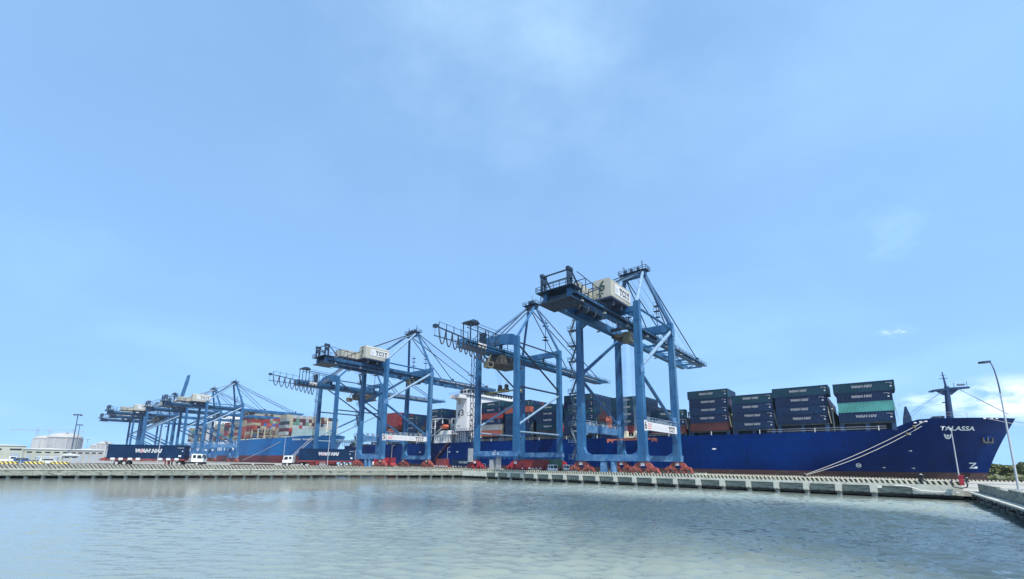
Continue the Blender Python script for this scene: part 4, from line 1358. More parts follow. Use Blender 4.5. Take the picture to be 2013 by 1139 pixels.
house_crane('tallest blue gantry crane with a beige house marked 6, nearest to the bow', -49, 106, '6', trolley_y=0.5, spreader_z=8.2)
arch_crane('blue gantry crane with arched top beam and hanging cable loops, beside the crane marked 6', -86, 106)
house_crane('blue gantry crane with a beige house marked 5, in front of the ship\'s stern', -152, 106, '5', trolley_y=9, spreader_z=None, zs=1.02)
arch_crane('blue gantry crane with arched top beam and cable loops, left of the crane marked 5', -189, 106, trolley_y=6, spreader_z=None, mark='QC 42')
house_crane('far blue gantry crane with the largest beige house, beside the light blue ship', -360, 102.5, None, near=False, zs=1.02, trolley_y=20)
house_crane('far blue gantry crane just behind the one with the largest house', -405, 102, None, near=False, zs=1.01, trolley_y=15)
house_crane('far blue gantry crane with its boom raised steeply to the sky', -520, 97, None, boom_up=True, near=False, zs=1.03)
house_crane('far blue gantry crane second from the left end of the row', -452, 87, None, near=False, zs=0.98)
house_crane('farthest blue gantry crane at the left end of the row', -556, 95.5, None, near=False, zs=1.0)


# ------------------------------------------------------------------ containers
_cm = {}


def cont_mesh(color, L=11.2, W=2.42, H=2.56):
    """one container, origin at the middle of its base, length along x; corner posts and rails stand proud of the corrugated walls"""
    k = (color, L, W, H)
    if k in _cm:
        return _cm[k]
    mb = MB()
    hx, hy = L / 2, W / 2
    mb.box(-hx + .05, hx - .05, -hy + .05, hy - .05, 0.06, H - .03)
    for sx in (-1, 1):
        for sy in (-1, 1):
            x, y = sx * (hx - .09), sy * (hy - .09)
            mb.box(x - .09, x + .09, y - .09, y + .09, 0, H)
    for sy in (-1, 1):
        y = sy * (hy - .05)
        mb.box(-hx + .18, hx - .18, y - .045, y + .045, H - .14, H - .005)
        mb.box(-hx + .18, hx - .18, y - .045, y + .045, 0.01, 0.17)
    for sx in (-1, 1):
        x = sx * (hx - .05)
        mb.box(x - .045, x + .045, -hy + .18, hy - .18, H - .14, H - .005)
        mb.box(x - .045, x + .045, -hy + .18, hy - .18, 0.01, 0.17)
    me = mb.mesh('shipping_container', ['cont_' + color])
    _cm[k] = me
    return me


_wk = {}


def brand(parent, L, W, H, scale=1.0, detail=True, dx=None):
    """white outlined italic lettering with one pink letter, plus end markings, on the quay-side wall"""
    sz = 0.86 * scale
    dx = random.uniform(-0.55, -0.05) if dx is None else dx
    put_text('lettering', text_mesh('WAN HAI', sz, 'sign_white', 0.22, 0.036 * scale, 1.08), parent, (dx, -W / 2 - 0.012, H * 0.55), '-y')
    put_text('lettering', text_mesh('WAN HAI', sz, 'cont_navy', 0.22, -0.010 * scale, 1.08), parent, (dx, -W / 2 - 0.020, H * 0.55), '-y')
    if detail:
        if 'mk' not in _wk:
            mb = MB()
            mb.box(-.18, .18, -.02, -.012, 0.15, 0.42)
            mb.box(-.05, .35, -.02, -.012, 0.95, 1.03)
            mb.box(-.9, .1, -.02, -.012, 1.15, 1.2)
            _wk['mk'] = mb.mesh('marking', ['sign_white'])
        obj('marking', _wk['mk'], parent, (L / 2 - 0.75, -W / 2, 0.75))


ORD = ['first', 'second', 'third', 'fourth', 'fifth', 'sixth', 'seventh', 'eighth', 'ninth', 'tenth', 'eleventh', 'twelfth', 'thirteenth', 'fourteenth', 'fifteenth', 'sixteenth', 'seventeenth']
TH = 2.56


def colour_word(c):
    return {'navy': 'navy blue', 'slate': 'slate blue', 'ink blue': 'dark navy', 'cream': 'cream', 'blue': 'mid blue', 'black': 'near-black'}.get(c, c)


end_me = MB()
end_me.box(0, .02, -.12, .12, -.12, .12)
end_me = end_me.mesh('marking', ['sign_white'])


def stack(ship, xc, y0, z0, col, ordn, rows, L=11.2, top_L=None, brand_from=0, dy=2.5, top_rows=1, nb=99.0, group=None, ends=False):
    """col: list of colours bottom->top for the quay-side row; inner rows only where they can be seen (above nb)"""
    for r in range(max(rows, 14)):
        for t, c in enumerate(col):
            if r >= rows:
                if not (t == len(col) - 1 and rows < 9):
                    inner.box(xc - L / 2, xc + L / 2, y0 + r * dy, y0 + 2.42 + r * dy, z0 + t * TH + .01, z0 + (t + 1) * TH - .02, random.choice((0, 0, 0, 1, 2)))
                continue
            ztop = z0 + (t + 1) * TH
            if r > 0 and not (ztop > nb + 0.6 or (t == len(col) - 1 and r < top_rows)):
                inner.box(xc - L / 2, xc + L / 2, y0 + r * dy, y0 + 2.42 + r * dy, z0 + t * TH + .01, z0 + (t + 1) * TH - .02, random.choice((0, 0, 0, 1, 2)))
                continue
            cc = (('slate' if t == len(col) - 1 or random.random() < .15 else 'ink blue' if random.random() < .3 else 'navy') if c == 'navy' else c) if r == 0 else ('navy' if random.random() < 0.8 else random.choice(['navy', 'maroon', 'black']))
            l = top_L if (top_L and t == len(col) - 1) else L
            o = obj('shipping_container', cont_mesh(cc, l), None, (xc + (0.04 if t % 2 else -0.04), y0 + 1.21 + r * dy, z0 + t * TH + 0.01))
            nm = colour_word(cc)
            rw = 'quay-side row' if r == 0 else ORD[r] + ' row'
            tier = ('bottom' if t == 0 else 'top' if t == len(col) - 1 else ORD[t]) + ' tier'
            tag(o, f'{nm} container, {tier}, {rw}, {ordn}', 'container', group or f'containers on the {ship}')
            if r == 0 and c == 'navy' and t >= brand_from:
                brand(o, l, 2.42, TH)
            if ends and ztop > nb + 0.6:
                obj('marking', end_me, o, (l / 2 + 0.001, 0.75, TH - 0.45))


inner = MB()
SH = 'big navy ship'
Y0 = 142.2
N = 'navy'
bays = [
    # xc, z0, colours bottom->top, kwargs
    (-1.6, 15.25, [N, 'teal', N, N], dict(top_L=12.4, top_rows=3)),
    (-15.4, 15.4, [N, N, N, N], dict(top_L=13.1, top_rows=3, L=11.9)),
    (-27.3, 14.4, [N, N, N, N], dict(L=10.6, top_rows=2)),
    (-39.6, 14.3, ['maroon', N, N, N, N], dict(L=11.4, top_L=12.0, nb=24.7)),
    (-52.4, 13.9, ['maroon', N, N], dict(L=11.2, top_rows=1)),
    (-67.0, 14.6, ['red', N, N, N, N], dict(L=11.6, nb=21.5, ends=True, rows=6)),
    (-86.5, 14.6, [N, N, N, N, N, N], dict(L=13.0, nb=27.4, ends=True, rows=9)),
    (-100.6, 14.4, ['black', N, N, N, N], dict(L=11.8, top_rows=1)),
    (-116.6, 14.6, [N, N, N, N, 'orange', N], dict(L=13.6, nb=25.6, ends=True, rows=10)),
    (-132.0, 15.4, ['orange', 'grey', N, 'red', N, N], dict(L=11.8, nb=30.0, rows=2)),
    (-170.5, 14.8, [N, N, N, N, N, N], dict(L=11.4, nb=25.0, rows=8)),
    (-190.0, 14.8, [N, N, N, N, N], dict(L=11.4, nb=24.9, rows=6)),
    (-207.5, 15.2, [N, N, 'maroon', 'red', 'red', 'red'], dict(L=12.0, nb=25.0, rows=12)),
]
for i, (xc, z0, col, kw) in enumerate(bays):
    kw = dict(kw)
    if i < 10:
        nm = "foremost stack by the navy ship's bow" if i == 0 else ORD[i] + " stack from the navy ship's bow"
    else:
        nm = ['stack just behind the white bridge tower', 'second stack behind the white bridge tower', "navy ship's rearmost stack"][i - 10]
    r = kw.pop('rows', max(kw.get('top_rows', 1), 4 if 'nb' in kw else 1))
    stack(SH, xc, Y0, z0, col, nm, r, brand_from=0 if i < 8 else 2, **kw)


inn = inner.build('inner_container_rows', ['cont_navy', 'cont_maroon', 'cont_black'])
inn['kind'] = 'stuff'
tag(inn, 'dark inner rows of containers deep in the navy ship stacks', 'containers')


# ------------------------------------------------------------------ ships
def smooth_shade(o, ang=35):
    me = o.data
    me.polygons.foreach_set('use_smooth', [True] * len(me.polygons))
    me.set_sharp_from_angle(angle=rad(ang))


class Hull:
    def __init__(s, yc, B, x_aft, x_par, stem_deck, stem_wl, zdeck, zfc, fc0, fc1, zb=-3.0, a_deck=4.0, a_wl=1.6, wl=1.0, stern_cut=20):
        s.__dict__.update(locals())

    def zd(s, x):
        if x < s.fc0:
            return s.zdeck
        if x < s.fc1:
            k = (x - s.fc0) / (s.fc1 - s.fc0)
            k = k * k * (3 - 2 * k)
            return s.zdeck + (s.zfc - s.zdeck) * k
        return s.zfc + 0.5 * (x - s.fc1) / (s.stem_deck - s.fc1)

    def xs(s, z):
        k = max(0, min(1.05, (z - s.wl) / (s.zfc - s.wl)))
        return s.stem_wl + (s.stem_deck - s.stem_wl) * k ** 1.25

    def hb(s, x, z):
        if x <= s.x_par:
            return s.B / 2
        k = max(0, min(1, (z - s.wl) / (s.zfc - s.wl)))
        a = s.a_wl + (s.a_deck - s.a_wl) * k ** 1.3
        u = min(1, (x - s.x_par) / (s.xs(z) - s.x_par))
        return s.B / 2 * (1 - u ** a)

    def y(s, x, z, off=0.0):
        return s.yc - s.hb(x, z) - off

    def build(s, parent, mats, boot):
        us = [i / 26 for i in range(27)]
        us = [1 - (1 - u) ** 1.5 for u in us]
        aft = [s.x_aft + (s.x_par - s.x_aft) * i / 24 for i in range(24)]
        levels = sorted(set([s.zb, 0, boot / 2, boot] + [boot + (s.zdeck - 0.3 - boot) * i / 9 for i in range(1, 10)])) + ['d']
        grid = []
        for lv in levels:
            row = []
            for x in aft:
                zbot = s.zb + max(0, (s.x_aft + s.stern_cut - x) / s.stern_cut) ** 0.8 * (s.zdeck * 0.72 - s.zb)
                z = s.zdeck if lv == 'd' else max(zbot, lv)
                k = max(0, (s.x_aft + 45 - x) / 45)
                h = s.B / 2 * (1 - 0.16 * k ** 2 * (1.0 if lv != 'd' else 0.6))
                row.append((x, h, z))
            for u in us:
                if lv == 'd':
                    x = s.x_par + (s.stem_deck - s.x_par) * u
                    z = s.zd(x)
                    xe = s.xs(z)
                    x = s.x_par + (xe - s.x_par) * u
                    z = s.zd(x)
                    row.append((x, s.hb(x, z) if u < 1 else 0.0, z))
                else:
                    xe = s.xs(lv)
                    x = s.x_par + (xe - s.x_par) * u
                    row.append((x, s.hb(x, lv) if u < 1 else 0.0, lv))
            grid.append(row)
        nc = len(grid[0])
        mb = MB()
        for side in (-1, 1):
            k0 = len(mb.v)
            mb.v += [(x, s.yc + side * h, z) for row in grid for (x, h, z) in row]
            for r in range(len(grid) - 1):
                mi = 1 if (levels[r + 1] != 'd' and levels[r + 1] <= boot + 1e-6) else 0
                for c in range(nc - 1):
                    f = (k0 + r * nc + c, k0 + r * nc + c + 1, k0 + (r + 1) * nc + c + 1, k0 + (r + 1) * nc + c)
                    mb.f.append(f if side < 0 else f[::-1])
                    mb.m.append(mi)
        n1 = len(grid) * nc
        for c in range(nc - 1):            # weather deck a little below the bulwark top
            a = (len(grid) - 1) * nc + c
            mb.f.append((a, a + 1, n1 + a + 1, n1 + a)); mb.m.append(2)
        for r in range(len(grid) - 1):     # transom
            mb.f.append((r * nc, (r + 1) * nc, n1 + (r + 1) * nc, n1 + r * nc)); mb.m.append(0)
        o = mb.build('hull', mats, parent)
        smooth_shade(o, 40)
        return o

    def decal(s, name, me, parent, x, z, sc=1.0, off=0.04):
        """drape a flat XY mesh onto the quay side of the hull"""
        m2 = me.copy()
        bm = bmesh.new(); bm.from_mesh(m2)
        if s.hb(x, z) < s.B / 2 - 0.01:
            bmesh.ops.subdivide_edges(bm, edges=bm.edges, cuts=1)
        for v in bm.verts:
            xx, zz = x + v.co.x * sc, z + v.co.y * sc
            v.co = (xx, s.y(xx, zz, off), zz)
        bm.to_mesh(m2); bm.free()
        return obj(name, m2, parent)


T = thing('container_ship', 'long navy container ship named TALASSA with red boot stripe, moored at the wharf', 'ship', (0, 0, 0))
h1 = Hull(162, 40, -262, -20, 26.4, 20.0, 13.0, 15.6, 1.0, 9.0, a_deck=4.4, a_wl=1.35)
hull = h1.build(T, ['hull_navy', 'hull_boot', 'hull_deckblue'], 2.75)
h1.decal('name_lettering', text_mesh('TALASSA', 1.75, 'white_paint', 0.18, 0.03, 1.15), hull, 15.0, 13.3, 0.80)
mb = MB()                                    # bulb mark, thruster mark, emblem, tug arrows
mb.v = []
def flat(quads):
    f = MB()
    for q in quads:
        f.add([(a, b, 0) for a, b in q], [tuple(range(len(q)))])
    return f.mesh('marking', ['white_paint'])
h1.decal('bulb_mark', flat([[(-.7, .75), (.7, .75), (.7, .5), (-.7, .5)], [(.3, .5), (.7, .5), (-.1, -.3), (-.5, -.3)], [(-.7, -.75), (.9, -.75), (.9, -.2), (.5, -.2), (.2, -.45), (-.7, -.45)]]), hull, 17.6, 4.5, 0.95)
ringq = []
for i in range(16):
    a, b = 2 * math.pi * i / 16, 2 * math.pi * (i + 1) / 16
    ringq.append([(math.cos(a), math.sin(a)), (math.cos(b), math.sin(b)), (.78 * math.cos(b), .78 * math.sin(b)), (.78 * math.cos(a), .78 * math.sin(a))])
for a in (rad(35), rad(145)):
    ca, sa = math.cos(a), math.sin(a)
    ringq.append([(ca * .8 - sa * .13, sa * .8 + ca * .13), (ca * .8 + sa * .13, sa * .8 - ca * .13), (-ca * .8 + sa * .13, -sa * .8 - ca * .13), (-ca * .8 - sa * .13, -sa * .8 + ca * .13)])
h1.decal('thruster_mark', flat(ringq), hull, -4.5, 4.3, 0.55)
h1.decal('emblem', flat([[(-1, .7), (-.6, .7), (-.4, -.7), (-.75, -.45)], [(1, .7), (.6, .7), (.4, -.7), (.75, -.45)], [(-.7, -.45), (.7, -.45), (.4, -.8), (-.4, -.8)], [(-.4, .45), (.35, .5), (.35, .2), (-.4, .15)], [(-.15, .15), (.15, .15), (.15, -.3), (-.15, -.3)], [(-.45, -.05), (.45, -.05), (.45, -.25), (-.45, -.25)]]), hull, 13.2, 11.5, 0.75)
arrow = flat([[(-.6, .1), (.1, .12), (.1, -.12), (-.6, -.05)], [(.1, .3), (.4, .2), (.4, -.2), (.1, -.3)]])
for (ax, az) in ((6.2, 12.0), (6.0, 8.0), (6.2, 3.7), (0.5, 3.8)):
    h1.decal('tug_mark', arrow, hull, ax, az, 0.6)
oval = flat([[(math.cos(2 * math.pi * i / 12), 0.32 * math.sin(2 * math.pi * i / 12)) for i in range(12)]])
for ax in (-38.6, -62.7, -129, -153, -158.6, -165, -176, -181):
    h1.decal('tug_mark', oval, hull, ax, 8.8 if ax > -140 else 8.6, 0.62)
# draught marks
dm = MB()
for k in range(5):
    z = 3.2 + k * 0.0
# anchor in its pocket
mb = MB()
ax, az = 20.4, 11.2
ay = h1.y(ax, az)
mb.lathe([(0.3, -0.2), (1.25, 0.0), (1.4, 0.35), (1.1, 0.5)], 14)
ap = mb.build('hawse_pocket', 'hull_navy', T, (ax - .2, ay + 0.1, az + 0.5))
ap.rotation_euler = (rad(78), 0, rad(38))
mb = MB()
mb.bar((0, 0, 0.4), (0, 0, -1.3), 0.28)
mb.bar((-1.0, 0, -1.0), (1.0, 0, -1.0), 0.45, 0.4)
for sx in (-1, 1):
    mb.prism([(sx * 0.7, -1.1), (sx * 1.15, -1.0), (sx * 1.2, 0.15), (sx * 0.95, 0.2)], 'y', -0.16, 0.16)
an = mb.build('anchor', 'machine_dark', T, (ax + 0.2, ay - 0.55, az - 0.1))
an.rotation_euler = (0, 0, rad(35))
# hatch coaming, pillars, rail stanchions along the quay side
MB().box(-232, 2.0, 145.3, 146.0, 12.98, 15.0).build('hatch_coaming', 'hull_deckblue', T)
for i, (xc, z0, col, kw) in enumerate(bays):
    L = kw.get('L', 11.2)
    for sx in (-1, 1):
        MB().box(xc + sx * (L / 2 - 0.5) - 0.45, xc + sx * (L / 2 - 0.5) + 0.45, 142.6, 144.6, 12.98, z0 - 0.02).build('container_pedestal', 'hull_deckblue', T)
    MB().box(xc - 0.4, xc + 0.4, 142.7, 144.2, 12.98, z0 - 0.05).build('container_pedestal', 'hull_deckblue', T)
    MB().box(xc - L / 2, xc + L / 2, 142.5, 180, z0 - 0.35, z0 - 0.02).build('hatch_cover', 'lashing', T)
    # lashing bridge on the forward side
    mb = MB()
    bx = xc + L / 2 + 1.0
    hh = 20.6 if i not in (0, 1) else 18.4
    for k in range(9):
        y = 142.8 + k * 4.6
        mb.box(bx - 0.16, bx + 0.16, y - 0.14, y + 0.14, 13, hh)
        if k < 8:
            mb.bar((bx, y, 15.5), (bx, y + 4.6, hh - .4), 0.09)
    for z in (15.3, 17.9, hh):
        mb.box(bx - 0.4, bx + 0.4, 142.7, 180, z - 0.06, z + 0.06)
        mb.bar((bx + .38, 142.7, z + 1), (bx + .38, 160, z + 1), 0.05)
    if i != 0:
        mb.build('lashing_bridge', 'lashing', T)
    # lashing rods and lamps beside each stack
    mb = MB()
    for k in range(4):
        mb.bar((bx - 0.5, 142.5 + k * .5, 15.2), (bx - 0.9, 142.4 + k * .5, 18.6 + (k % 2) * 1.2), 0.06)
    mb.box(bx - .15, bx + .15, 142.35, 142.5, 18.9, 19.2)
    mb.build('lashing_rod', 'cream' if i % 2 else 'steel_grey', T)
for k in range(38):
    x = 0.5 - k * 6.6
    MB().box(x - .09, x + .09, 142.12, 142.28, 13.0, 14.15).build('rail_stanchion', 'ship_white' if k % 2 == 0 else 'hull_deckblue', T)
for (x0, x1) in ((-24, 2.0), (-60, -48), (-150, -90), (-240, -172)):
    for z in (13.5, 14.05):
        MB().bar((x0, 142.2, z), (x1, 142.2, z), 0.045).build('guard_rail', 'ship_white', T)
# forecastle fittings
mb = MB()
mb.tube((0, 0, 0), (0.4, 0, 9.4), 0.75, 0.5, 12)
mb.box(-3.2, -2.2, -0.4, 0.4, 8.1, 8.5)
mb.prism([(-2.6, 8.2), (4.6, 8.5), (4.6, 8.9), (1.0, 9.0), (-2.6, 8.7)], 'y', -0.5, 0.5)
mb.prism([(-0.5, 7.1), (1.2, 7.1), (2.6, 8.4), (-1.8, 8.3)], 'y', -0.3, 0.3)
mb.tube((0.3, 0, 9), (0, 0, 13.4), 0.28, 0.10, 8)
mb.bar((-0.8, 0, 11.6), (0.9, 0, 11.6), 0.14)
mb.bar((-0.5, 0, 12.5), (0.6, 0, 12.5), 0.1)
mb.tube((2.4, -0.2, 9.6), (3.8, 0.2, 9.6), 0.26, 0.26, 8)
mb.bar((1.8, 0, 9), (1.8, 0, 10.2), 0.1); mb.bar((4.2, 0, 9), (4.2, 0, 10.4), 0.08)
mb.box(-0.9, 0.1, -.35, .35, 5.0, 5.25)
fm = mb.build('foremast', 'hull_deckblue', T, (15.2, 162, 15.9))
mb = MB()
for p, q in (((15, 162, 24.4), (5.5, 148, 16.2)), ((15, 162, 24.4), (6.5, 150, 16.2)), ((17.5, 162, 24.6), (25.8, 162, 17.2)), ((17.5, 161.6, 24.6), (25.2, 160, 17.0))):
    mb.tube(p, q, 0.045, 0.045, 4)
mb.build('mast_stay', 'cable', T)
mb = MB().prism([(-0.9, 0), (1.0, 0), (0.85, 1.6), (0.2, 4.4), (-0.15, 4.4), (-0.75, 1.4)], 'y', -0.7, 0.7)
mb.build('vent_post', 'hull_deckblue', T, (6.3, 150, 14.9))
mb = MB()
for k in range(7):
    mb.tube((10.0 + k * 1.0, 151.4 + .8 * k, 15.6), (10.0 + k * 1.0, 152.6 + .8 * k, 15.6), 0.75 if k % 3 == 1 else 0.4, None, 10)
mb.box(11.2, 13.4, 152, 156, 15.2, 16.7)
mb.build('windlass', 'crane_dark', T)
mb = MB()
railing(mb, [(12.5, 150.5, 16.1), (17.5, 153.5, 16.1)], h=1.4, r=0.03)
railing(mb, [(6.9, 144, 15.3), (10.5, 147, 15.5)], h=1.1, r=0.03)
mb.build('forecastle_rail', 'steel_grey', T)
mb = MB()
for (x, z) in ((20.0, 15.75), (21.4, 15.8), (22.4, 15.8), (7.2, 14.72), (8.2, 14.9), (9.2, 15.0)):
    yy = h1.y(x, z, 0.0)
    d = 0.5
    y2 = h1.y(x + d, z)
    mb.hexa([(x, yy - .05, z - .12), (x + d, y2 - .05, z - .12), (x + d, y2 + .2, z - .12), (x, yy + .2, z - .12)], [(x, yy - .05, z + .14), (x + d, y2 - .05, z + .14), (x + d, y2 + .2, z + .14), (x, yy + .2, z + .14)])
mb.build('fairlead', 'ship_white', T)

# bridge tower
mb = MB()
mb.box(-157.2, -149.6, 144.2, 179.8, 12.98, 36.0)
ss = mb.build('bridge_tower', 'ship_white', T)
MB().box(-157.6, -148.8, 143.4, 180.6, 36.02, 36.35).build('bridge_deck', 'ship_white', ss)
mb = MB().box(-156.4, -149.8, 139.2, 184.8, 34.0, 34.35)
for yy in (139.3, 184.7):
    mb.box(-156.4, -149.8, yy - .1, yy + .1, 34.35, 35.7)
mb.box(-149.95, -149.75, 139.2, 144.2, 34.35, 35.7)
mb.prism([(144.1, 32.4), (144.1, 34.0), (140.6, 34.0)], 'x', -155, -154.6)
mb.prism([(144.1, 32.4), (144.1, 34.0), (140.6, 34.0)], 'x', -151.4, -151.0)
mb.build('bridge_wing', 'ship_white', ss)
mb = MB().box(-156.8, -149.2, 146.0, 178, 36.37, 39.2)
wh = mb.build('wheelhouse', 'ship_white', ss)
for k in range(15):
    y = 147 + k * 2.05
    MB().box(-149.19, -149.14, y, y + 1.6, 37.4, 38.6).build('window', 'glass_dark', wh)
for k in range(3):
    MB().box(-156 + k * 2.3, -154.4 + k * 2.3, 145.93, 145.98, 37.4, 38.6).build('window', 'glass_dark', wh)
for lv in range(7):
    z = 15.2 + lv * 2.75
    for k in range(9):
        y = 147 + k * 3.8
        MB().box(-149.59, -149.55, y, y + 0.7, z, z + 0.8).build('window', 'glass_dark', ss)
    if lv % 2 == 0:
        for x in (-155.8, -154.9):
            MB().box(x, x + 0.45, 144.14, 144.19, z, z + 0.75).build('window', 'glass_dark', ss)
slot = put_text('tower_marking', text_mesh('(3', 4.2, 'ink', 0, 0.05, 1.3), ss, (-153.6, 144.15, 27.2), '-y')
mb = MB()
railing(mb, [(-157, 139.3, 35.7), (-149.9, 139.3, 35.7)], r=0.04)
railing(mb, [(-149.4, 146, 39.2), (-149.4, 178, 39.2)], r=0.04, step=3)
railing(mb, [(-156.8, 146, 39.2), (-149.4, 146, 39.2)], r=0.04, step=2)
mb.build('bridge_rail', 'steel_grey', ss)
mb = MB()
mb.tube((-153, 162, 39.2), (-153, 162, 43.6), 0.5, 0.25, 10)
mb.bar((-153, 159.5, 42.2), (-153, 164.5, 42.2), 0.3)
mb.tube((-153, 155, 39.2), (-153, 155, 42.4), 0.25, 0.25, 8)
mb.lathe([(0.1, 0), (1.0, 0.4), (1.1, 1.2), (0.6, 1.9), (0.05, 2.1)], 12, (-153, 155, 42.2))
mb.build('radar_mast', 'steel_grey', ss)
mb = MB()
for k in range(4):
    y = 146.6 + k * 2.2
    mb.box(-155.5, -153, y, y + 1.2, 39.22, 40.3 + (k % 3) * .8)
    mb.bar((-152, y, 39.2), (-152, y, 42 + (k % 2) * 1.5), 0.1)
mb.build('deck_equipment', 'crane_dark', ss)
# lower house and funnel casing abaft the tower
mb = MB().box(-163.5, -157.22, 146.5, 177, 12.98, 25.5)
eh = mb.build('engine_casing', 'ship_white', T)
for k in range(2):
    MB().box(-161.8 + k * 1.9, -160.6 + k * 1.9, 146.43, 146.48, 22.6, 24.6).build('window', 'glass_dark', eh)
    MB().box(-161.8 + k * 1.9, -161.0 + k * 1.9, 146.43, 146.48, 20.2, 21.0).build('window', 'glass_dark', eh)
mb = MB().box(-163.2, -158.2, 150, 174, 25.52, 33)
for k in range(5):
    mb.box(-163.0, -158.5, 149.9, 149.98, 26.5 + k * 1.2, 26.9 + k * 1.2)
mb.build('funnel', 'hull_deckblue', T)
mb = MB()
for k in range(11):
    x = -158.5 + k * 1.5
    mb.box(x - .12, x + .12, 142.4, 142.65, 13, 18.2)
mb.box(-159.5, -142.5, 142.3, 146, 18.2, 18.45)
railing(mb, [(-159.5, 142.35, 18.45), (-142.5, 142.35, 18.45)], step=1.6)
mb.build('side_platform', 'hull_deckblue', T)
# lifeboat cradle
mb = MB()
for y in (141.2, 145.6):
    for x in (-171.8, -168.9):
        mb.bar((x, y, 14.2), (x, y, 25.0), 0.42)
    mb.bar((-171.8, y, 25.0), (-163.4, y, 25.0), 0.42)
    mb.bar((-163.4, y, 25.0), (-163.4, y, 22.4), 0.35)
    mb.bar((-171.8, y, 20.4), (-168.9, y, 20.4), 0.3)
    mb.bar((-171.8, y, 16.2), (-164, y, 20.2), 0.28)
    mb.bar((-168.9, y, 23.2), (-165.9, y, 24.8), 0.28)
mb.bar((-171.8, 141.2, 25), (-171.8, 145.6, 25), 0.3)
mb.bar((-163.4, 141.2, 25), (-163.4, 145.6, 25), 0.3)
mb.box(-170.2, -153.6, 141.0, 146.4, 17.0, 17.25)
mb.box(-169.8, -158.2, 141.5, 146.2, 12.98, 16.98)
for k in range(6):
    mb.box(-169.6 + k * 2.0, -168.6 + k * 2.0, 141.42, 141.5, 14.0, 15.6, 1)
mb.prism([(-166.5, 17.2), (-158.0, 17.2), (-159.5, 19.0), (-165.5, 19.0)], 'y', 141.8, 145)
railing(mb, [(-166, 141.1, 17.25), (-153.6, 141.1, 17.25)], step=1.5)
mb.build('lifeboat_cradle', ['ship_white', 'steel_grey'], T)
T1 = T


def lifeboat(label, loc, m, L=3.9, sc=1.0):
    """closed lifeboat: pointed hull, canopy with conning dome, fender belt"""
    R = thing('lifeboat', label, 'boat', loc, 0, 'enclosed lifeboats')
    mb = MB()
    n = 14
    rows = []
    for i in range(n + 1):
        t = -1 + 2 * i / n
        w_ = max(0.02, (1 - abs(t) ** 2.6)) * 1.25
        row = []
        for j in range(12):
            a = 2 * math.pi * j / 12
            zz = math.sin(a)
            row.append((t * L, w_ * math.cos(a), (zz * (1.25 if zz > 0 else 1.1)) * max(0.12, 1 - abs(t) ** 3 * .75) + 0.25 * abs(t)))
        rows.append(row)
    for r in rows:
        mb.v += r
    for i in range(n):
        for j in range(12):
            mb.f.append((i * 12 + j, i * 12 + (j + 1) % 12, (i + 1) * 12 + (j + 1) % 12, (i + 1) * 12 + j)); mb.m.append(0)
    mb.f.append(tuple(range(11, -1, -1))); mb.m.append(0)
    mb.f.append(tuple(range(n * 12, n * 12 + 12))); mb.m.append(0)
    o = mb.build('boat_shell', m, R)
    smooth_shade(o, 60)
    MB().box(-L * .55, -L * .2, -.55, .55, 1.1, 1.75).build('conning_dome', m, R)
    mb = MB()
    for sy in (-1, 1):
        mb.box(-L * .7, L * .7, sy * 1.22 - .06, sy * 1.22 + .06, -0.1, 0.1)
        mb.box(-L * .35, L * .4, sy * .98 - .04, sy * .98 + .16 * sy + .04, .55, .75)
    mb.build('fender_belt', 'cable', R)
    R.scale = (sc, sc, sc)
    return R


lifeboat('orange enclosed lifeboat in the white cradle beside the bridge tower', (-164.6, 143.2, 20.8), 'boat_orange', 3.9)
rb = MB()
rb.prism([(0, 0), (4.4, 0), (4.9, .5), (3.8, 2.4), (0, 2.7), (-.3, 1.2)], 'y', -1.0, 1.0)
rb_o = rb.build('rescue_craft', 'boat_red', None, (-94.8, 143.6, 16.1))
tag(rb_o, 'dark red boxy craft hanging on the ship side left of the crane stairs', 'boat')
MB().box(0.5, 1.2, -1.05, -1.02, 1.75, 2.1).build('marking', 'sign_white', rb_o)

# gangway
mat('gangway_brown', (0.06, 0.025, 0.03), 0.7)
R = thing('gangway', 'brown accommodation ladder slanting down the navy hull below the lifeboat', 'ladder', (0, 0, 0))
MB().bar((-158.0, 141.5, 13.2), (-170.5, 141.2, 2.8), 1.1, 0.25).build('stairway', 'gangway_brown', R)
mb = MB()
for dy_ in (-.5, .5):
    mb.bar((-158.0, 141.5 + dy_, 14.2), (-170.5, 141.2 + dy_, 3.8), 0.12)
    for i in range(9):
        t = i / 8
        p = Vector((-158.0, 141.5 + dy_, 13.2)).lerp(Vector((-170.5, 141.2 + dy_, 2.8)), t)
        mb.bar(p, p + Vector((0, 0, 1)), 0.08)
mb.build('handrail', 'gangway_brown', R)

# ---- second ship
T = thing('container_ship', 'light blue container ship with big white hull lettering, moored beyond the navy ship', 'ship', (0, 0, 0))
h2 = Hull(163, 42, -660, -362, -302, -316, 20.6, 21.4, -340, -325, a_deck=3.2, a_wl=1.5, wl=3.0)
hull2 = h2.build(T, ['hull_lightblue', 'hull_red', 'hull_lightblue'], 7.2)
put_text('lettering', text_mesh('EMIRATES SHIPPING', 11.2, 'white_paint', 0, 0.25, 1.62), hull2, (-516, 141.93, 15.4), '-y')
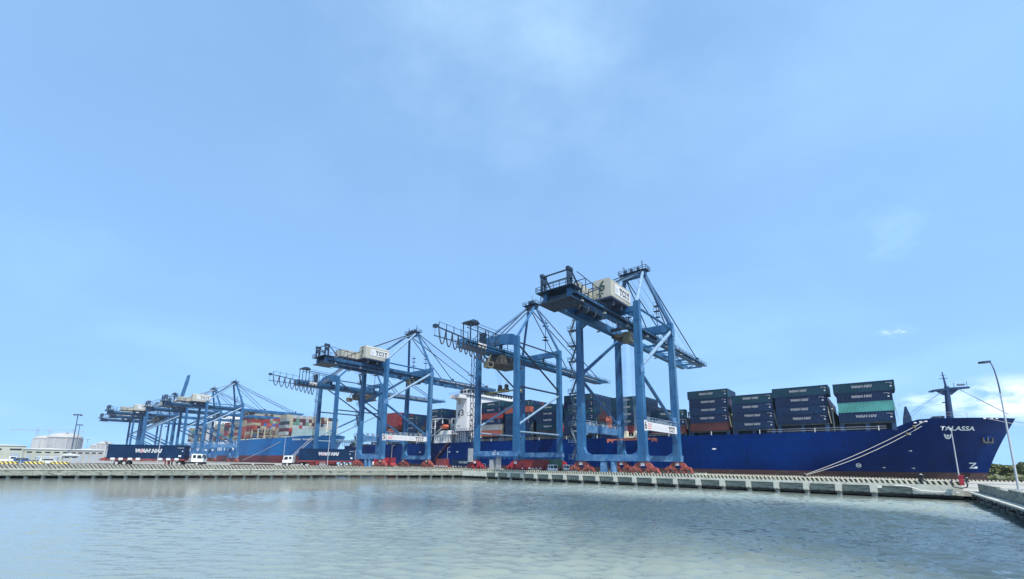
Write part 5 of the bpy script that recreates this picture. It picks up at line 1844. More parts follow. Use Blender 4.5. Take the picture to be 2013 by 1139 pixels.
# name on the bow: too small to read, kept as two rows of letter strokes
mb = MB()
x = -336.0
for wd in (7, 8):
    for k in range(wd):
        z0, z1 = 18.3, 19.5
        for (a, b) in ((0, .28), (.62, .9)):
            mb.add([(x + a, h2.y(x + a, z0, .06), z0), (x + b, h2.y(x + b, z0, .06), z0), (x + b, h2.y(x + b, z1, .06), z1), (x + a, h2.y(x + a, z1, .06), z1)], [(0, 1, 2, 3)])
        zz = random.choice((18.75, 19.2))
        mb.add([(x, h2.y(x, zz, .06), zz), (x + .9, h2.y(x + .9, zz, .06), zz), (x + .9, h2.y(x + .9, zz + .3, .06), zz + .3), (x, h2.y(x, zz + .3, .06), zz + .3)], [(0, 1, 2, 3)])
        x += 1.2
    x += 1.6
mb.build('name_lettering', 'white_paint', hull2)
mb = MB()
mb.prism([(146, 21.0), (180, 21.0), (179, 27.8), (147, 27.8)], 'x', -343.6, -343.2)
mb.build('breakwater', 'breakwater', T)
mb = MB()
for k in range(8):
    mb.bar((-343, 148 + k * 4.2, 21), (-340.5, 148 + k * 4.2, 21.4), 0.3)
    mb.box(-343.19, -343.05, 147.8 + k * 4.2, 148.1 + k * 4.2, 21.2, 27.4)
mb.build('breakwater_stay', 'breakwater', T)
mb = MB()
mb.tube((-322, 163, 21.4), (-322, 163, 36), 0.55, 0.35, 10)
mb.bar((-322, 160.6, 32.5), (-322, 165.4, 32.5), 0.35)
mb.bar((-322, 163, 36), (-322, 163, 39), 0.2)
mb.bar((-322, 161.6, 29), (-322, 164.4, 29), 0.3)
mb.build('foremast', 'cream', T)
mb = MB()
for bx in (-372, -386, -400, -413.4, -428.2, -442.4, -456.6, -470.8, -485, -499.2, -513.4, -560, -574, -588):
    for k in range(9):
        y = 142.6 + k * 5
        mb.box(bx - .25, bx + .25, y - .25, y + .25, 20.5, 29.5)
    for z in (23.6, 26.6, 29.5):
        mb.box(bx - .5, bx + .5, 142.4, 183, z - .12, z + .12)
    mb.box(bx - .45, bx + .45, 142.3, 143.2, 20.5, 29.3)
mb.build('lashing_bridge', 'deck_cream', T)
mb = MB()
for k in range(52):
    x = -346 - k * 6
    mb.box(x - .2, x + .2, 142.2, 142.6, 20.6, 21.9)
mb.build('rail_stanchion', 'deck_cream', T)
mb = MB().box(-548, -530, 145, 181, 20.5, 46)
mb.box(-547, -531, 141, 185, 46, 47.5)
mb.box(-546, -532, 150, 176, 47.6, 51)
st = mb.build('bridge_tower', 'ship_white', T)
wm_ = MB().box(-529.99, -529.94, 0, 1, 0, 1).mesh('window', ['glass_dark'])
for lv in range(8):
    for k in range(10):
        obj('window', wm_, st, (0, 147 + k * 3.4, 23 + lv * 2.9))

S2 = 'light blue ship'
GRP2 = 'mixed containers stacked on the light blue ship'
random.seed(21)
stuff = MB()
SM = ['cont_cream', 'cont_red', 'cont_maroon', 'cont_grey', 'cont_green', 'cont_blue', 'cont_orange', 'cont_black', 'cont_white']


def s2_stack(xf, z0, tiers, rows, pick, name, individual, L=12.2, r0=0, t0=0):
    for r in range(r0, rows):
        for t in range(t0, tiers):
            c = pick(r, t, tiers)
            x, y, z = xf - L / 2, 142.3 + 1.21 + r * 2.45, z0 + t * 2.6
            if individual(r, t):
                o = obj('shipping_container', cont_mesh(c, L, 2.42, 2.58), None, (x, y, z))
                rw = 'quay-side row' if r == 0 else ORD[r] + ' row'
                tier = ('bottom' if t == 0 else 'top' if t == tiers - 1 else ORD[t]) + ' tier'
                tag(o, f'{colour_word(c)} container, {tier}, {rw}, {name} on the {S2}', 'container', GRP2)
            else:
                stuff.box(x - L / 2, x + L / 2, y - 1.2, y + 1.2, z, z + 2.56, SM.index('cont_' + c) if 'cont_' + c in SM else 3)


def pick1(r, t, n):
    if t <= 1:
        return random.choice(['cream', 'white', 'cream', 'maroon', 'red'])
    if t == 2:
        return random.choice(['white', 'cream', 'white', 'grey', 'red'])
    return random.choice(['maroon', 'maroon', 'white', 'cream', 'black', 'white', 'green', 'grey', 'cream'])


def pick2(r, t, n):
    k = n - 1 - t
    if k == 0:
        return 'blue' if r < 2 else random.choice(['cream', 'cream', 'green', 'white'])
    if k == 1:
        return random.choice(['cream', 'cream', 'cream', 'maroon', 'grey'])
    if k in (2, 3):
        return random.choice(['red', 'red', 'red', 'maroon', 'green', 'red', 'cream'])
    if k == 4:
        return 'cream' if r < 3 else random.choice(['red', 'blue', 'red', 'orange', 'cream'])
    return random.choice(['red', 'orange', 'cream', 'blue', 'red', 'cream', 'maroon'])


def pick3(r, t, n):
    return random.choice(['grey', 'cream', 'cream', 'maroon', 'grey', 'white', 'red', 'black', 'green'])


s2_stack(-345.2, 22.6, 6, 17, pick1, 'foremost stack', lambda r, t: r >= 1)
s2_stack(-415.2, 22.6, 9, 12, pick2, 'tall stack amidships', lambda r, t: r < 9 and t > 1)
s2_stack(-429.4, 22.6, 9, 3, pick2, 'second tall stack', lambda r, t: False)
for q, (xf, tn) in enumerate(((-443.6, 6), (-457.8, 7), (-472, 6), (-486.2, 5), (-500.4, 6), (-514.6, 5), (-562, 6), (-576.2, 5), (-590.4, 6))):
    s2_stack(xf, 22.6, tn, 4, pick3, '', lambda r, t: False)
so = stuff.build('container_stacks', SM)
so['kind'] = 'stuff'
tag(so, 'mixed grey, cream and red container stacks on the aft deck of the light blue ship', 'containers')


# ------------------------------------------------------------------ trucks
_tw = MB().wheel((0, 0, 0), 0.5, 0.32, 'y', 18)
tyre_me = _tw.mesh('tyre', ['tyre'])
rim_me = MB().wheel((0, 0, 0), 0.27, 0.34, 'y', 12).mesh('rim', ['rim'])


def wheel(parent, x, y, r=0.5):
    o = obj('wheel', tyre_me, parent, (x, y, r))
    o.scale = (r / .5, 1, r / .5)
    obj('rim', rim_me, o)
    return o


def tractor(label, loc, rz, sc=1.0, cab='cab_white', group='yard tractors'):
    """terminal tractor facing +x, front axle at x=0"""
    T = thing('yard_tractor', label, 'truck', loc, rz, group)
    T.scale = (sc * .9, sc * .9, sc * .88)
    MB().box(-4.6, 1.0, -0.55, 0.55, 0.55, 0.95).box(0.5, 1.25, -1.2, 1.2, 0.35, 0.85).box(-2.4, -1.0, -1.2, 1.2, 0.5, 0.9).build('chassis', 'black', T)
    mb = MB()
    mb.prism([(-1.2, 0.95), (1.22, 0.95), (1.22, 1.75), (0.86, 2.85), (-0.95, 2.9), (-1.2, 2.7)], 'y', -1.2, 1.2)
    cb = mb.build('cab', cab, T)
    for sy in (-1, 1):
        y = sy * 1.205
        MB().prism([(-0.05, 1.75), (0.95, 1.75), (0.68, 2.6), (-0.05, 2.6)], 'y', y - .012, y + .012).build('side_window', 'glass_dark', cb)
        MB().prism([(-0.95, 1.85), (-0.3, 1.85), (-0.3, 2.6), (-0.95, 2.6)], 'y', y - .012, y + .012).build('side_window', 'glass_dark', cb)
        MB().box(1.22, 1.26, sy * 0.85 - .15, sy * 0.85 + .15, 1.0, 1.2).build('headlight', 'sign_white', cb)
        MB().bar((1.1, sy * 1.25, 2.3), (1.1, sy * 1.45, 2.3), 0.06).box(1.03, 1.13, sy * 1.45 - .1, sy * 1.45 + .1, 1.9, 2.4).build('mirror', 'black', cb)
    mb = MB()
    mb.add([(1.235, -1.0, 1.72), (1.235, 1.0, 1.72), (0.905, 0.95, 2.72), (0.905, -0.95, 2.72)], [(0, 1, 2, 3)])
    mb.build('windscreen', 'glass_dark', cb)
    mb = MB()
    mb.tube((-1.45, -0.8, 0.95), (-1.45, -0.8, 3.1), 0.10, 0.10, 8)
    mb.box(-1.7, -1.3, -1.1, 1.1, 1.0, 1.8)
    for z in (1.2, 1.5):
        mb.box(-1.9, -1.3, -1.2, -0.7, z, z + .05)
    mb.build('exhaust_stack', 'steel_grey', T)
    MB().prism([(-4.3, 0.95), (-3.0, 0.95), (-3.2, 1.2), (-4.1, 1.2)], 'y', -.5, .5).build('fifth_wheel', 'machine_dark', T)
    for x in (0, -3.6):
        for sy in (-1, 1):
            wheel(T, x, sy * 1.0)
    return T


def trailer(label, loc, rz, sc=1.0, L=13.4, m='trailer_red', group='container trailers'):
    """skeletal trailer; front end at x=0, running back to -L"""
    T = thing('container_trailer', label, 'trailer', loc, rz, group)
    T.scale = (sc,) * 3
    mb = MB()
    for sy in (-1, 1):
        mb.box(-L, 0, sy * 0.5 - .1, sy * 0.5 + .1, 1.0, 1.4)
        mb.box(-L, 0, sy * 1.15 - .06, sy * 1.15 + .06, 1.12, 1.38)
    for k in range(8):
        x = -0.3 - k * (L - .6) / 7
        mb.box(x - .12, x + .12, -1.1, 1.1, 1.13, 1.36)
    mb.prism([(-L - 1.2, 1.05), (-L, 0.95), (-L, 1.7), (-L - 0.9, 1.35)], 'y', -1.25, 1.25)
    mb.build('frame', m, T)
    mb = MB()
    for sy in (-1, 1):
        for x in (-3.0, -3.5):
            mb.box(x - .1, x + .1, sy * .9 - .1, sy * .9 + .1, 0.1, 1.1)
        mb.bar((-4.4, sy * 1.1, 0.75), (-L + 4.8, sy * 1.1, 0.75), 0.1)
    mb.build('landing_leg', m, T)
    for k, x in enumerate((-1.4, -2.9, -4.3, -L + 5.6, -L + 4.2, -L + 2.6, -L + 1.2)):
        MB().box(x - .38, x + .38, -1.28, -1.22, 1.12, 1.58).build('guide_plate', 'sign_white', T)
    for x in (-L + 3.2, -L + 1.9):
        for sy in (-1, 1):
            wheel(T, x, sy * 0.95)
    return T


def haul(name_c, label_t, label_tr, label_c, pos, rz, sc, color, L, W=2.44, H=2.9, branded=True, tr_mat='trailer_red', flip=False):
    """pos = front axle of the tractor on the road"""
    tractor(label_t, pos, rz, sc)
    f = Vector((math.cos(rz), math.sin(rz), 0))
    p = Vector(pos) - f * (2.35 * sc)
    trailer(label_tr, tuple(p), rz, sc, L + 0.2, tr_mat)
    q = p - f * (L / 2 + 0.1) * sc + Vector((0, 0, 1.41 * sc))
    o = obj('shipping_container', cont_mesh(color, L, W, H), None, tuple(q), rz)
    o.scale = (sc,) * 3
    tag(o, label_c, 'container', 'containers on trailers')
    if branded:
        n = -W / 2 if not flip else W / 2
        for (m, off, eps) in (('white_paint', 0.055, 0.012), ('cont_navy', -0.012, 0.020)):
            t = obj('lettering', text_mesh('WAN HAI', 1.0, m, 0.22, off, 1.06), o, ((0.2 if not flip else -0.2), n - eps if not flip else n + eps, H * .56))
            t.rotation_euler = (rad(90), 0, rad(180) if flip else 0)
        t = obj('lettering', text_mesh('A', 1.0, 'pinkish', 0.22, -0.0, 1.06), o, ((-0.98 if not flip else 0.98), n - .024 if not flip else n + .024, H * .56))
        t.rotation_euler = (rad(90), 0, rad(180) if flip else 0)
        mb = MB()
        s = -1 if not flip else 1
        e = L / 2 - 0.8
        mb.box(-s * e - .25, -s * e + .25, n + s * .02 - .006, n + s * .02 + .006, 0.45, 0.8)
        mb.box(-s * e + .3, -s * e + .5, n + s * .02 - .006, n + s * .02 + .006, 1.55, 1.75)
        mb.box(-s * e - .6, -s * e + .6, n + s * .02 - .006, n + s * .02 + .006, 2.3, 2.36)
        mb.build('marking', 'sign_white', o)
    mb = MB()                                    # door bars on the rear end
    for y in (-.75, -.3, .3, .75):
        mb.bar((-L / 2 - .03, y, 0.2), (-L / 2 - .03, y, H - .2), 0.06)
    mb.build('door_bar', 'steel_grey', o)
    return o


mat('pinkish', (0.62, 0.20, 0.26), 0.6)
ang = math.atan2(-CD.y, -CD.x)               # heading of a truck driving towards the wharf
pos = cw(66.6, 5.2, ROAD)
haul('a', 'white yard tractor pulling the largest navy container on the causeway', 'red trailer under the largest navy container on the causeway',
     'largest navy container with white outlined lettering, on the causeway trailer at the left', pos, ang, 1.13, 'navy', 13.7)
pos = cw(46.6, 5.5, ROAD)
haul('b', 'white yard tractor facing left in front of the second navy container', 'red trailer under the second navy container, its tractor facing left',
     'navy container behind the left-facing white tractor on the causeway', pos, ang + math.pi, 1.06, 'navy', 13.0, flip=True)
haul('c', 'small white yard tractor hidden behind the bright red container', 'trailer carrying the bright red container on the wharf',
     'bright red container on a trailer in front of the crane marked 5', (-162.6, 103.5, DECK), math.pi, 0.98, 'bright red', 11.9, branded=False)
haul('d', 'white yard tractor beside the lift cabin of the arched crane', 'dark trailer under the navy container below the gangway',
     'navy lettered container on a trailer below the lifeboat', (-102.2, 106, DECK), 0.0, 0.95, 'navy', 12.0, H=2.6)
o = obj('shipping_container', cont_mesh('brown', 4.6, 2.44, 2.6), None, (-123.4, 107.2, DECK + 1.35))
tag(o, 'short brown container on a trailer behind the wharf lamp post', 'container', 'containers on trailers')
trailer('dark red trailer under the short brown container', (-118.4, 107.2, DECK), 0, 0.95, 9.5)
haul('e', 'white yard tractor close behind the right end of the dark red container', 'trailer under the dark red container left of the nearest crane bogies',
     'dark red container on a wharf trailer beside two white tractors', (-72.0, 104, DECK), 0.0, 0.95, 'red', 11.0, branded=False, H=2.6)
tractor('right-hand one of two white tractors left of the nearest crane bogies', (-69.6, 108.5, DECK), 0.0, 0.95)
o = obj('shipping_container', cont_mesh('green', 6.0, 2.44, 2.6), None, (-75.6, 108.5, DECK + 1.4))
tag(o, 'green container behind the two white tractors on the wharf', 'container', 'containers on trailers')
trailer('trailer under the green container on the wharf', (-72.0, 108.5, DECK), 0, 0.95, 9.0)
trailer('empty yellow trailer on the wharf left of the bright red container', (-150.2, 99.6, DECK), 0, 1.0, 12.0, 'trailer_yellow')
trailer('second empty yellow trailer parked beside the first', (-158.5, 97.5, DECK), 0, 1.0, 12.0, 'trailer_yellow')


def car(label, loc, rz, m, kind='van'):
    T = thing('parked_' + kind, label, kind, loc, rz, 'vehicles in the yard')
    mb = MB()
    if kind == 'van':
        mb.prism([(-2.4, .4), (2.3, .4), (2.35, 1.1), (1.7, 1.25), (1.1, 2.1), (-2.4, 2.15)], 'y', -.9, .9)
    elif kind == 'truck':
        mb.prism([(0.4, .6), (2.6, .6), (2.6, 1.7), (2.2, 2.7), (0.4, 2.7)], 'y', -1.1, 1.1)
        mb.box(-3.4, 0.3, -1.15, 1.15, .9, 1.6)
    else:
        mb.prism([(-2.1, .35), (2.1, .35), (2.15, .85), (1.1, 1.0), (0.4, 1.45), (-1.2, 1.48), (-1.9, .98), (-2.12, .9)], 'y', -.85, .85)
    b = mb.build('body', m, T)
    if kind == 'truck':
        MB().prism([(0.7, 1.75), (2.3, 1.75), (2.05, 2.45), (0.7, 2.45)], 'y', -1.12, 1.12).build('window', 'glass_dark', b)
    elif kind == 'van':
        MB().prism([(-1.9, 1.3), (1.45, 1.3), (1.0, 1.95), (-1.9, 1.98)], 'y', -.92, .92).build('window', 'glass_dark', b)
    else:
        MB().prism([(-1.5, 1.0), (0.95, 1.0), (0.32, 1.38), (-1.15, 1.4)], 'y', -.87, .87).build('window', 'glass_dark', b)
    for x in (-1.5, 1.45):
        for sy in (-1, 1):
            wheel(T, x, sy * .8, .36 if kind != 'truck' else .45)
    return T


Z_ = 1.98
car('white truck parked in the yard at the far left edge', (-262, 4.6, Z_), rad(92), 'cab_white', 'truck')
car('dark blue van parked next to the white truck in the yard', (-244, 8.2, Z_), rad(85), 'cont_blue', 'van')
car('silver car parked in the yard between the vans', (-240, 11.2, Z_), rad(80), 'steel_grey', 'car')
car('white van parked in the yard beneath the low open shelter', (-236, 14.2, Z_), rad(95), 'cab_white', 'van')

# ------------------------------------------------------------------ small things on and along the quay
for k, (s0, s1) in enumerate(((99.6, 102.6), (95.0, 98.6), (90.6, 93.9))):
    R = thing('road_barrier', ['left', 'middle', 'right'][k] + 'most of three yellow and black striped barriers on the causeway' if k != 1 else 'middle of three yellow and black striped barriers on the causeway', 'barrier', cw((s0 + s1) / 2, 1.9, ROAD), ang, 'striped barriers on the causeway')
    L = s1 - s0
    MB().prism([(-.3, 0), (.3, 0), (.16, .35), (.12, .8), (-.12, .8), (-.16, .35)], 'x', -L / 2, L / 2).build('block', 'barrier_stripes', R)
    MB().box(-L / 2, L / 2, -.14, .14, .805, .84).build('cap', 'concrete_white', R)


def lamp(label, loc, h, arm=1.8, dirn=(-1, 0), m='pole_grey', curved=False, r=0.09, head='pole_dark'):
    T = thing('street_lamp', label, 'lamp post', loc, 0, 'lamp posts')
    d = Vector((dirn[0], dirn[1], 0)).normalized()
    mb = MB()
    mb.tube((0, 0, 0), (0, 0, h * 0.74 if curved else h), r, r * .6, 8)
    mb.box(-.2, .2, -.2, .2, 0, .12)
    mb.build('pole', m, T)
    mb = MB()
    if curved:
        pts = []
        for i in range(11):
            a = rad(80) * i / 10
            pts.append(Vector((0, 0, h * .74)) + d * (arm * (1 - math.cos(a))) + Vector((0, 0, h * .26 * math.sin(a))))
        for i in range(10):
            mb.tube(pts[i], pts[i + 1], r * .6 - i * r * .02, None, 8)
        end = pts[-1]
    else:
        end = Vector((0, 0, h + .25)) + d * arm
        mb.tube((0, 0, h - .05), end, r * .5, r * .45, 6)
    mb.build('arm', 'pole_dark' if curved else m, T)
    e2 = end + d * .8 + Vector((0, 0, 0.02 if curved else .1))
    mb = MB()
    n = Vector((-d.y, d.x, 0))
    P = [end - d * .1, end + d * .3, e2]
    Wd = [.12, .26, .1]
    for i in range(2):
        a, b = P[i], P[i + 1]
        mb.hexa([a - n * Wd[i] - Vector((0, 0, .1)), b - n * Wd[i + 1] - Vector((0, 0, .1)), b + n * Wd[i + 1] - Vector((0, 0, .1)), a + n * Wd[i] - Vector((0, 0, .1))],
                [a - n * Wd[i] + Vector((0, 0, .1)), b - n * Wd[i + 1] + Vector((0, 0, .1)), b + n * Wd[i + 1] + Vector((0, 0, .1)), a + n * Wd[i] + Vector((0, 0, .1))])
    mb.build('lamp_head', head, T)
    return T


lamp('tall curved-arm lamp post on the trestle at the right edge', (9.9, 64.2, 2.25), 12.9, 0.42, (-0.75, 0.3), curved=True, r=0.10)
lamp('pale lamp post on the wharf corner in front of the bow', (7.85, 84.2, 2.45), 6.9, 0.25, (-0.3, 1), r=0.08, head='pole_grey')
p = cw(73.6, 1.2, 2.1); lamp('pale lamp post in front of the largest navy container', (p[0], p[1], ROAD), 9.0, 1.4, (-.8, .5))
p = cw(36.6, 1.2, 2.1); lamp('pale lamp post in front of the second navy container', (p[0], p[1], ROAD), 8.2, 1.2, (-.8, .5))
lamp('pale lamp post with a left-hand head before the light blue bow', (-148.9, 61.6, 1.98), 9.6, 1.6, (-.8, -.6))
lamp('pale lamp post in front of the bright red container', (-150.6, 104.0, DECK), 9.0, 0.8, (.2, 1))
lamp('thin lamp post beside the brown gangway', (-143.6, 127.5, DECK), 8.8, 0.8, (.2, 1))

# small gear on the wharf and causeway
def cone(label, loc):
    R = thing('traffic_cone', label, 'cone', loc, 0, 'traffic cones')
    MB().box(-.22, .22, -.22, .22, 0, .05).build('base', 'black', R)
    MB().lathe([(.17, .05), (.05, .75), (.03, .8)], 12).build('body', 'spreader_orange', R)


for k, (x, y, w_) in enumerate(((-66.0, 90.5, 'left of'), (-34.5, 92.0, 'right of'))):
    cone(f'orange traffic cone {w_} the nearest crane', (x, y, DECK))
for k, (x, y, c, nm) in enumerate(((-57.5, 90.8, 'steel_grey', 'grey lashing gear bin by the left bogie of the nearest crane'), (-30.6, 101, 'cream', 'cream gear bin right of the nearest crane'), (-98.5, 93, 'spreader_yellow', 'yellow gear bin before the arched crane'))):
    R = thing('gear_bin', nm, 'bin', (x, y, DECK), 0, 'gear bins on the wharf')
    MB().box(-1.1, 1.1, -.7, .7, .15, 1.35).build('box', c, R)
    MB().box(-1.16, 1.16, -.76, .76, 1.2, 1.42).build('rim', 'machine_dark', R)
    for sx in (-.8, .8):
        MB().box(sx - .1, sx + .1, -.7, .7, 0, .14).build('skid', 'black', R)
for k, (sd_, nm) in enumerate(((58.5, 'nearer the big truck'), (53.0, 'nearer the left-facing tractor'))):
    R = thing('spreader_frame', f'rusty steel frame lying on the causeway, {nm}', 'steel frame', cw(sd_, 9.5, ROAD), ang, 'frames lying on the causeway')
    for sy in (-1, 1):
        MB().box(-2.2, 2.2, sy * .9 - .12, sy * .9 + .12, 0, .5).build('side_beam', 'hull_boot', R)
        MB().box(sy * 2.0 - .15, sy * 2.0 + .15, -.77, .77, .05, .42).build('end_beam', 'hull_boot', R)

# mooring bollards, bitts and lines
def bollard(label, loc, m='black'):
    R = thing('bollard', label, 'bollard', loc, 0, 'quay bollards')
    MB().lathe([(.42, 0), (.42, .08), (.26, .14), (.22, .5), (.36, .62), (.36, .76), (.2, .84)], 12).build('post', m, R)
    MB().lathe([(.16, .845), (.14, .9), (.02, .93)], 10).build('cap', 'sign_white', R)
    return R


bollard('black bollard holding the two white bow lines', (-15.5, 137.3, DECK))
bollard('black bollard with white cap on the near kerb below the bow', (4.1, 84.2, 2.47))
bollard('black bollard by the wharf corner beyond the red post', (13.0, 128, DECK))
R = thing('safety_post', 'red safety post with black hose at the wharf corner', 'post', (7.9, 83.0, 2.02))
MB().box(-.22, .22, -.22, .22, 0.0, 1.15).box(-.28, .28, -.28, .28, 1.15, 1.32).build('cabinet', 'bogie_crimson', R)
mb = MB()
mb.path([(0.3, 0, .7), (0.5, -.1, .2), (0.4, -.3, -.2), (-.2, -.6, -.35), (-.9, -.7, -.2), (-1.1, -.6, .3), (-.9, -.5, .7)], 0.09, 6)
mb.build('hose', 'cable', R)
# slack hose hanging on the end beam
mb = MB()
mb.path([(1.2, 83.82, 1.70), (2.4, 83.78, 1.66), (3.2, 83.76, 1.45), (3.9, 83.76, 1.16), (5.0, 83.78, 1.06), (6.4, 83.76, 1.10), (7.6, 83.7, 1.04)], 0.05, 6)
tag(mb.build('hanging_hose', 'white_paint'), 'white hose sagging along the wharf end beam', 'hose')


def line(label, a, b, sag, r=0.06, m='rope_white', n=14, tags=None):
    a, b = Vector(a), Vector(b)
    pts = []
    for i in range(n + 1):
        t = i / n
        p = a.lerp(b, t)
        p.z -= sag * 4 * t * (1 - t)
        pts.append(p)
    mb = MB().path(pts, r, 6)
    o = mb.build('mooring_line', m)
    tag(o, label, 'rope', 'mooring lines')
    if tags is not None:
        p = a.lerp(b, tags)
        p.z -= sag * 4 * tags * (1 - tags)
        MB().tube(p - (b - a).normalized() * .05, p + (b - a).normalized() * .05, 0.45, 0.45, 12).build('rat_guard', 'spreader_yellow', o)
    return o


line('upper of the two white bow lines running down to the quay', (9.4, h1.y(9.4, 15.1, .05), 15.15), (-15.5, 137.25, DECK + .55), 0.7, 0.055, tags=.09)
line('lower of the two white bow lines running down to the quay', (8.6, h1.y(8.6, 13.9, .05), 13.9), (-15.3, 137.1, DECK + .45), 1.1, 0.055, tags=.12)
line('thin white line leading forward from the bow fairlead', (20.8, h1.y(20.8, 15.7, .05), 15.7), (60, 136, 3.0), 1.0, 0.05)
line('grey line stretched forward from the stem, upper of the pair', (26.2, 161.6, 15.4), (75, 137, 3.0), 1.6, 0.05, 'cable')
line('left of two white lines at the light blue bow', (-318, h2.y(-318, 20.5, .1), 20.6), (-330, 138.2, 3.0), 0.2, 0.13)
line('right of two white lines at the light blue bow', (-316, h2.y(-316, 20.5, .1), 20.6), (-327, 138.2, 3.0), 0.2, 0.13)
line('long white line slanting along the light blue hull', (-352, h2.y(-352, 17, .1), 17.5), (-415, 138.2, 3.0), 0.5, 0.13)

# teal container and mooring deck at the stern of the navy ship
o = obj('shipping_container', cont_mesh('teal', 9.0), None, (-256.5, 150, 14.6))
tag(o, 'teal container standing alone on the stern of the navy ship', 'container', 'containers on the big navy ship')
mb = MB()
mb.box(-262, -250, 148.5, 176, 13.0, 14.5)
for k in range(6):
    mb.bar((-261 + k * 2.2, 143.2, 13), (-261 + k * 2.2, 143.2, 15.4), 0.25)
mb.box(-262, -249, 142.9, 150, 15.4, 15.6)
mb.build('stern_platform', 'lashing', T1)

# ------------------------------------------------------------------ background: yard buildings, tanks, tower cranes, masts, trees
def tank(label, loc, r, hgt, m='tank_white', dome=6):
    T = thing('storage_tank', label, 'tank', loc, 0, 'storage tanks')
    MB().lathe([(r, 0), (r, hgt), (r * 1.015, hgt), (r * 1.015, hgt + .8)], 40).build('shell', m, T)
    prof = [(r * math.cos(a), hgt + .81 + dome * math.sin(a)) for a in [rad(5 + 82 * i / 9) for i in range(10)]]
    o = MB().lathe(prof, 40).build('dome_roof', 'shed_white', T)
    smooth_shade(o, 60)
    mb = MB()
    for k in range(10):
        a = 2 * math.pi * k / 10
        mb.box(r * 1.01 * math.cos(a) - .8, r * 1.01 * math.cos(a) + .8, r * 1.01 * math.sin(a) - .8, r * 1.01 * math.sin(a) + .8, 0, hgt)
    mb.build('buttress', 'tank_grey', T)
    mb = MB()
    for k in range(7):
        mb.box(-r * .2 + k * 3, -r * .2 + k * 3 + 1.2, -1, 1, hgt + dome * .95, hgt + dome + 2)
    mb.bar((-r * .9, 3, hgt + 1.2), (-r * .2, 0, hgt + dome + 1), 0.7)
    mb.build('pipe_rack', 'lattice_grey', T)
    return T


tank('largest white storage tank with domed roof, left background', (-997.5, 74, 2), 21, 31, dome=9)
tank('grey storage tank just left of the largest one', (-1030, 58, 2), 18, 30, 'tank_grey', 6)
tank('white storage tank behind the left end of the largest navy container', (-893.5, 109, 2), 9, 21, dome=4)
tank('small white storage tank beside the largest navy container', (-930, 105, 2), 8, 19, dome=3)


def tower_crane(label, loc, h, jib, cj, rz):
    T = thing('tower_crane', label, 'crane', loc, rz, 'tower cranes')
    mb = MB()
    for dx_ in (-1.2, 1.2):
        for dy_ in (-1.2, 1.2):
            mb.bar((dx_, dy_, 0), (dx_, dy_, h + 6), 0.7)
    z = 0
    k = 0
    while z < h:
        s = 1 if k % 2 else -1
        mb.bar((-1.2 * s, -1.2, z), (1.2 * s, -1.2, z + 3), 0.45)
        mb.bar((1.2, -1.2 * s, z), (1.2, 1.2 * s, z + 3), 0.45)
        z += 3; k += 1
    mb.build('mast', 'lattice_grey', T)
    mb = MB()
    mb.bar((0, -jib, h + .5), (0, cj, h + .5), 0.9, 0.9)
    mb.bar((0, -jib, h + 1.2), (0, 0, h + 2.2), 0.5)
    mb.box(-1.2, 1.2, cj - 4, cj, h - 2.4, h + .4)
    for i in range(12):
        y = -jib * i / 12
        mb.bar((0, y, h + .5), (0, y - jib / 24, h + 1.8), 0.3)
    mb.build('jib', 'lattice_grey', T)
    return T


tower_crane('left of two thin tower cranes above the storage tanks', (-1099, 46.6, 2), 46, 31, 17, 0)
tower_crane('right of two thin tower cranes above the storage tanks', (-1295, 106.5, 2), 56, 42, 16, 0)


def mast(label, loc, h, rings, m='pole_dark'):
    T = thing('light_mast', label, 'light mast', loc, 0, 'floodlight masts')
    MB().tube((0, 0, 0), (0, 0, h), 0.42, 0.22, 8).build('pole', m, T)
    for z in rings:
        mb = MB().lathe([(.3, 0), (1.9, .1), (1.9, .5), (.3, .6)], 10, (0, 0, z))
        for k in range(8):
            a = 2 * math.pi * k / 8
            mb.box(2 * math.cos(a) - .35, 2 * math.cos(a) + .35, 2 * math.sin(a) - .35, 2 * math.sin(a) + .35, z - .5, z + .3)
        mb.build('lamp_ring', m, T)
    return T


mast('tallest dark floodlight mast standing before the storage tanks', (-418.6, 35, 1.98), 31.5, (31,))
mast('second floodlight mast behind the tallest one', (-597.7, 52.6, 1.98), 34, (33.5,))
mast('short grey floodlight mast right of the storage tanks', (-696.5, 70, 1.98), 23, (22.6,), 'lattice_grey')


def shed(label, loc, lx, ly, hgt, wall, roof, doors=3):
    T = thing('warehouse', label, 'building', loc, 0, 'yard buildings')
    MB().box(-lx / 2, lx / 2, -ly / 2, ly / 2, 0, hgt).build('wall', wall, T)
    MB().prism([(-ly / 2 - .5, hgt + .01), (ly / 2 + .5, hgt + .01), (ly / 2 + .5, hgt + .3), (0, hgt + 1.1), (-ly / 2 - .5, hgt + .3)], 'x', -lx / 2 - .5, lx / 2 + .5).build('roof', roof, T)
    for k in range(doors):
        y = -ly / 2 + (k + .5) * ly / doors
        MB().box(lx / 2 + .01, lx / 2 + .06, y - ly / doors * .22, y + ly / doors * .22, 0, hgt * .5).build('door', 'lattice_grey', T)
        MB().box(lx / 2 + .01, lx / 2 + .06, y - ly / doors * .3, y + ly / doors * .3, hgt * .68, hgt * .8).build('window', 'glass_dark', T)
    return T


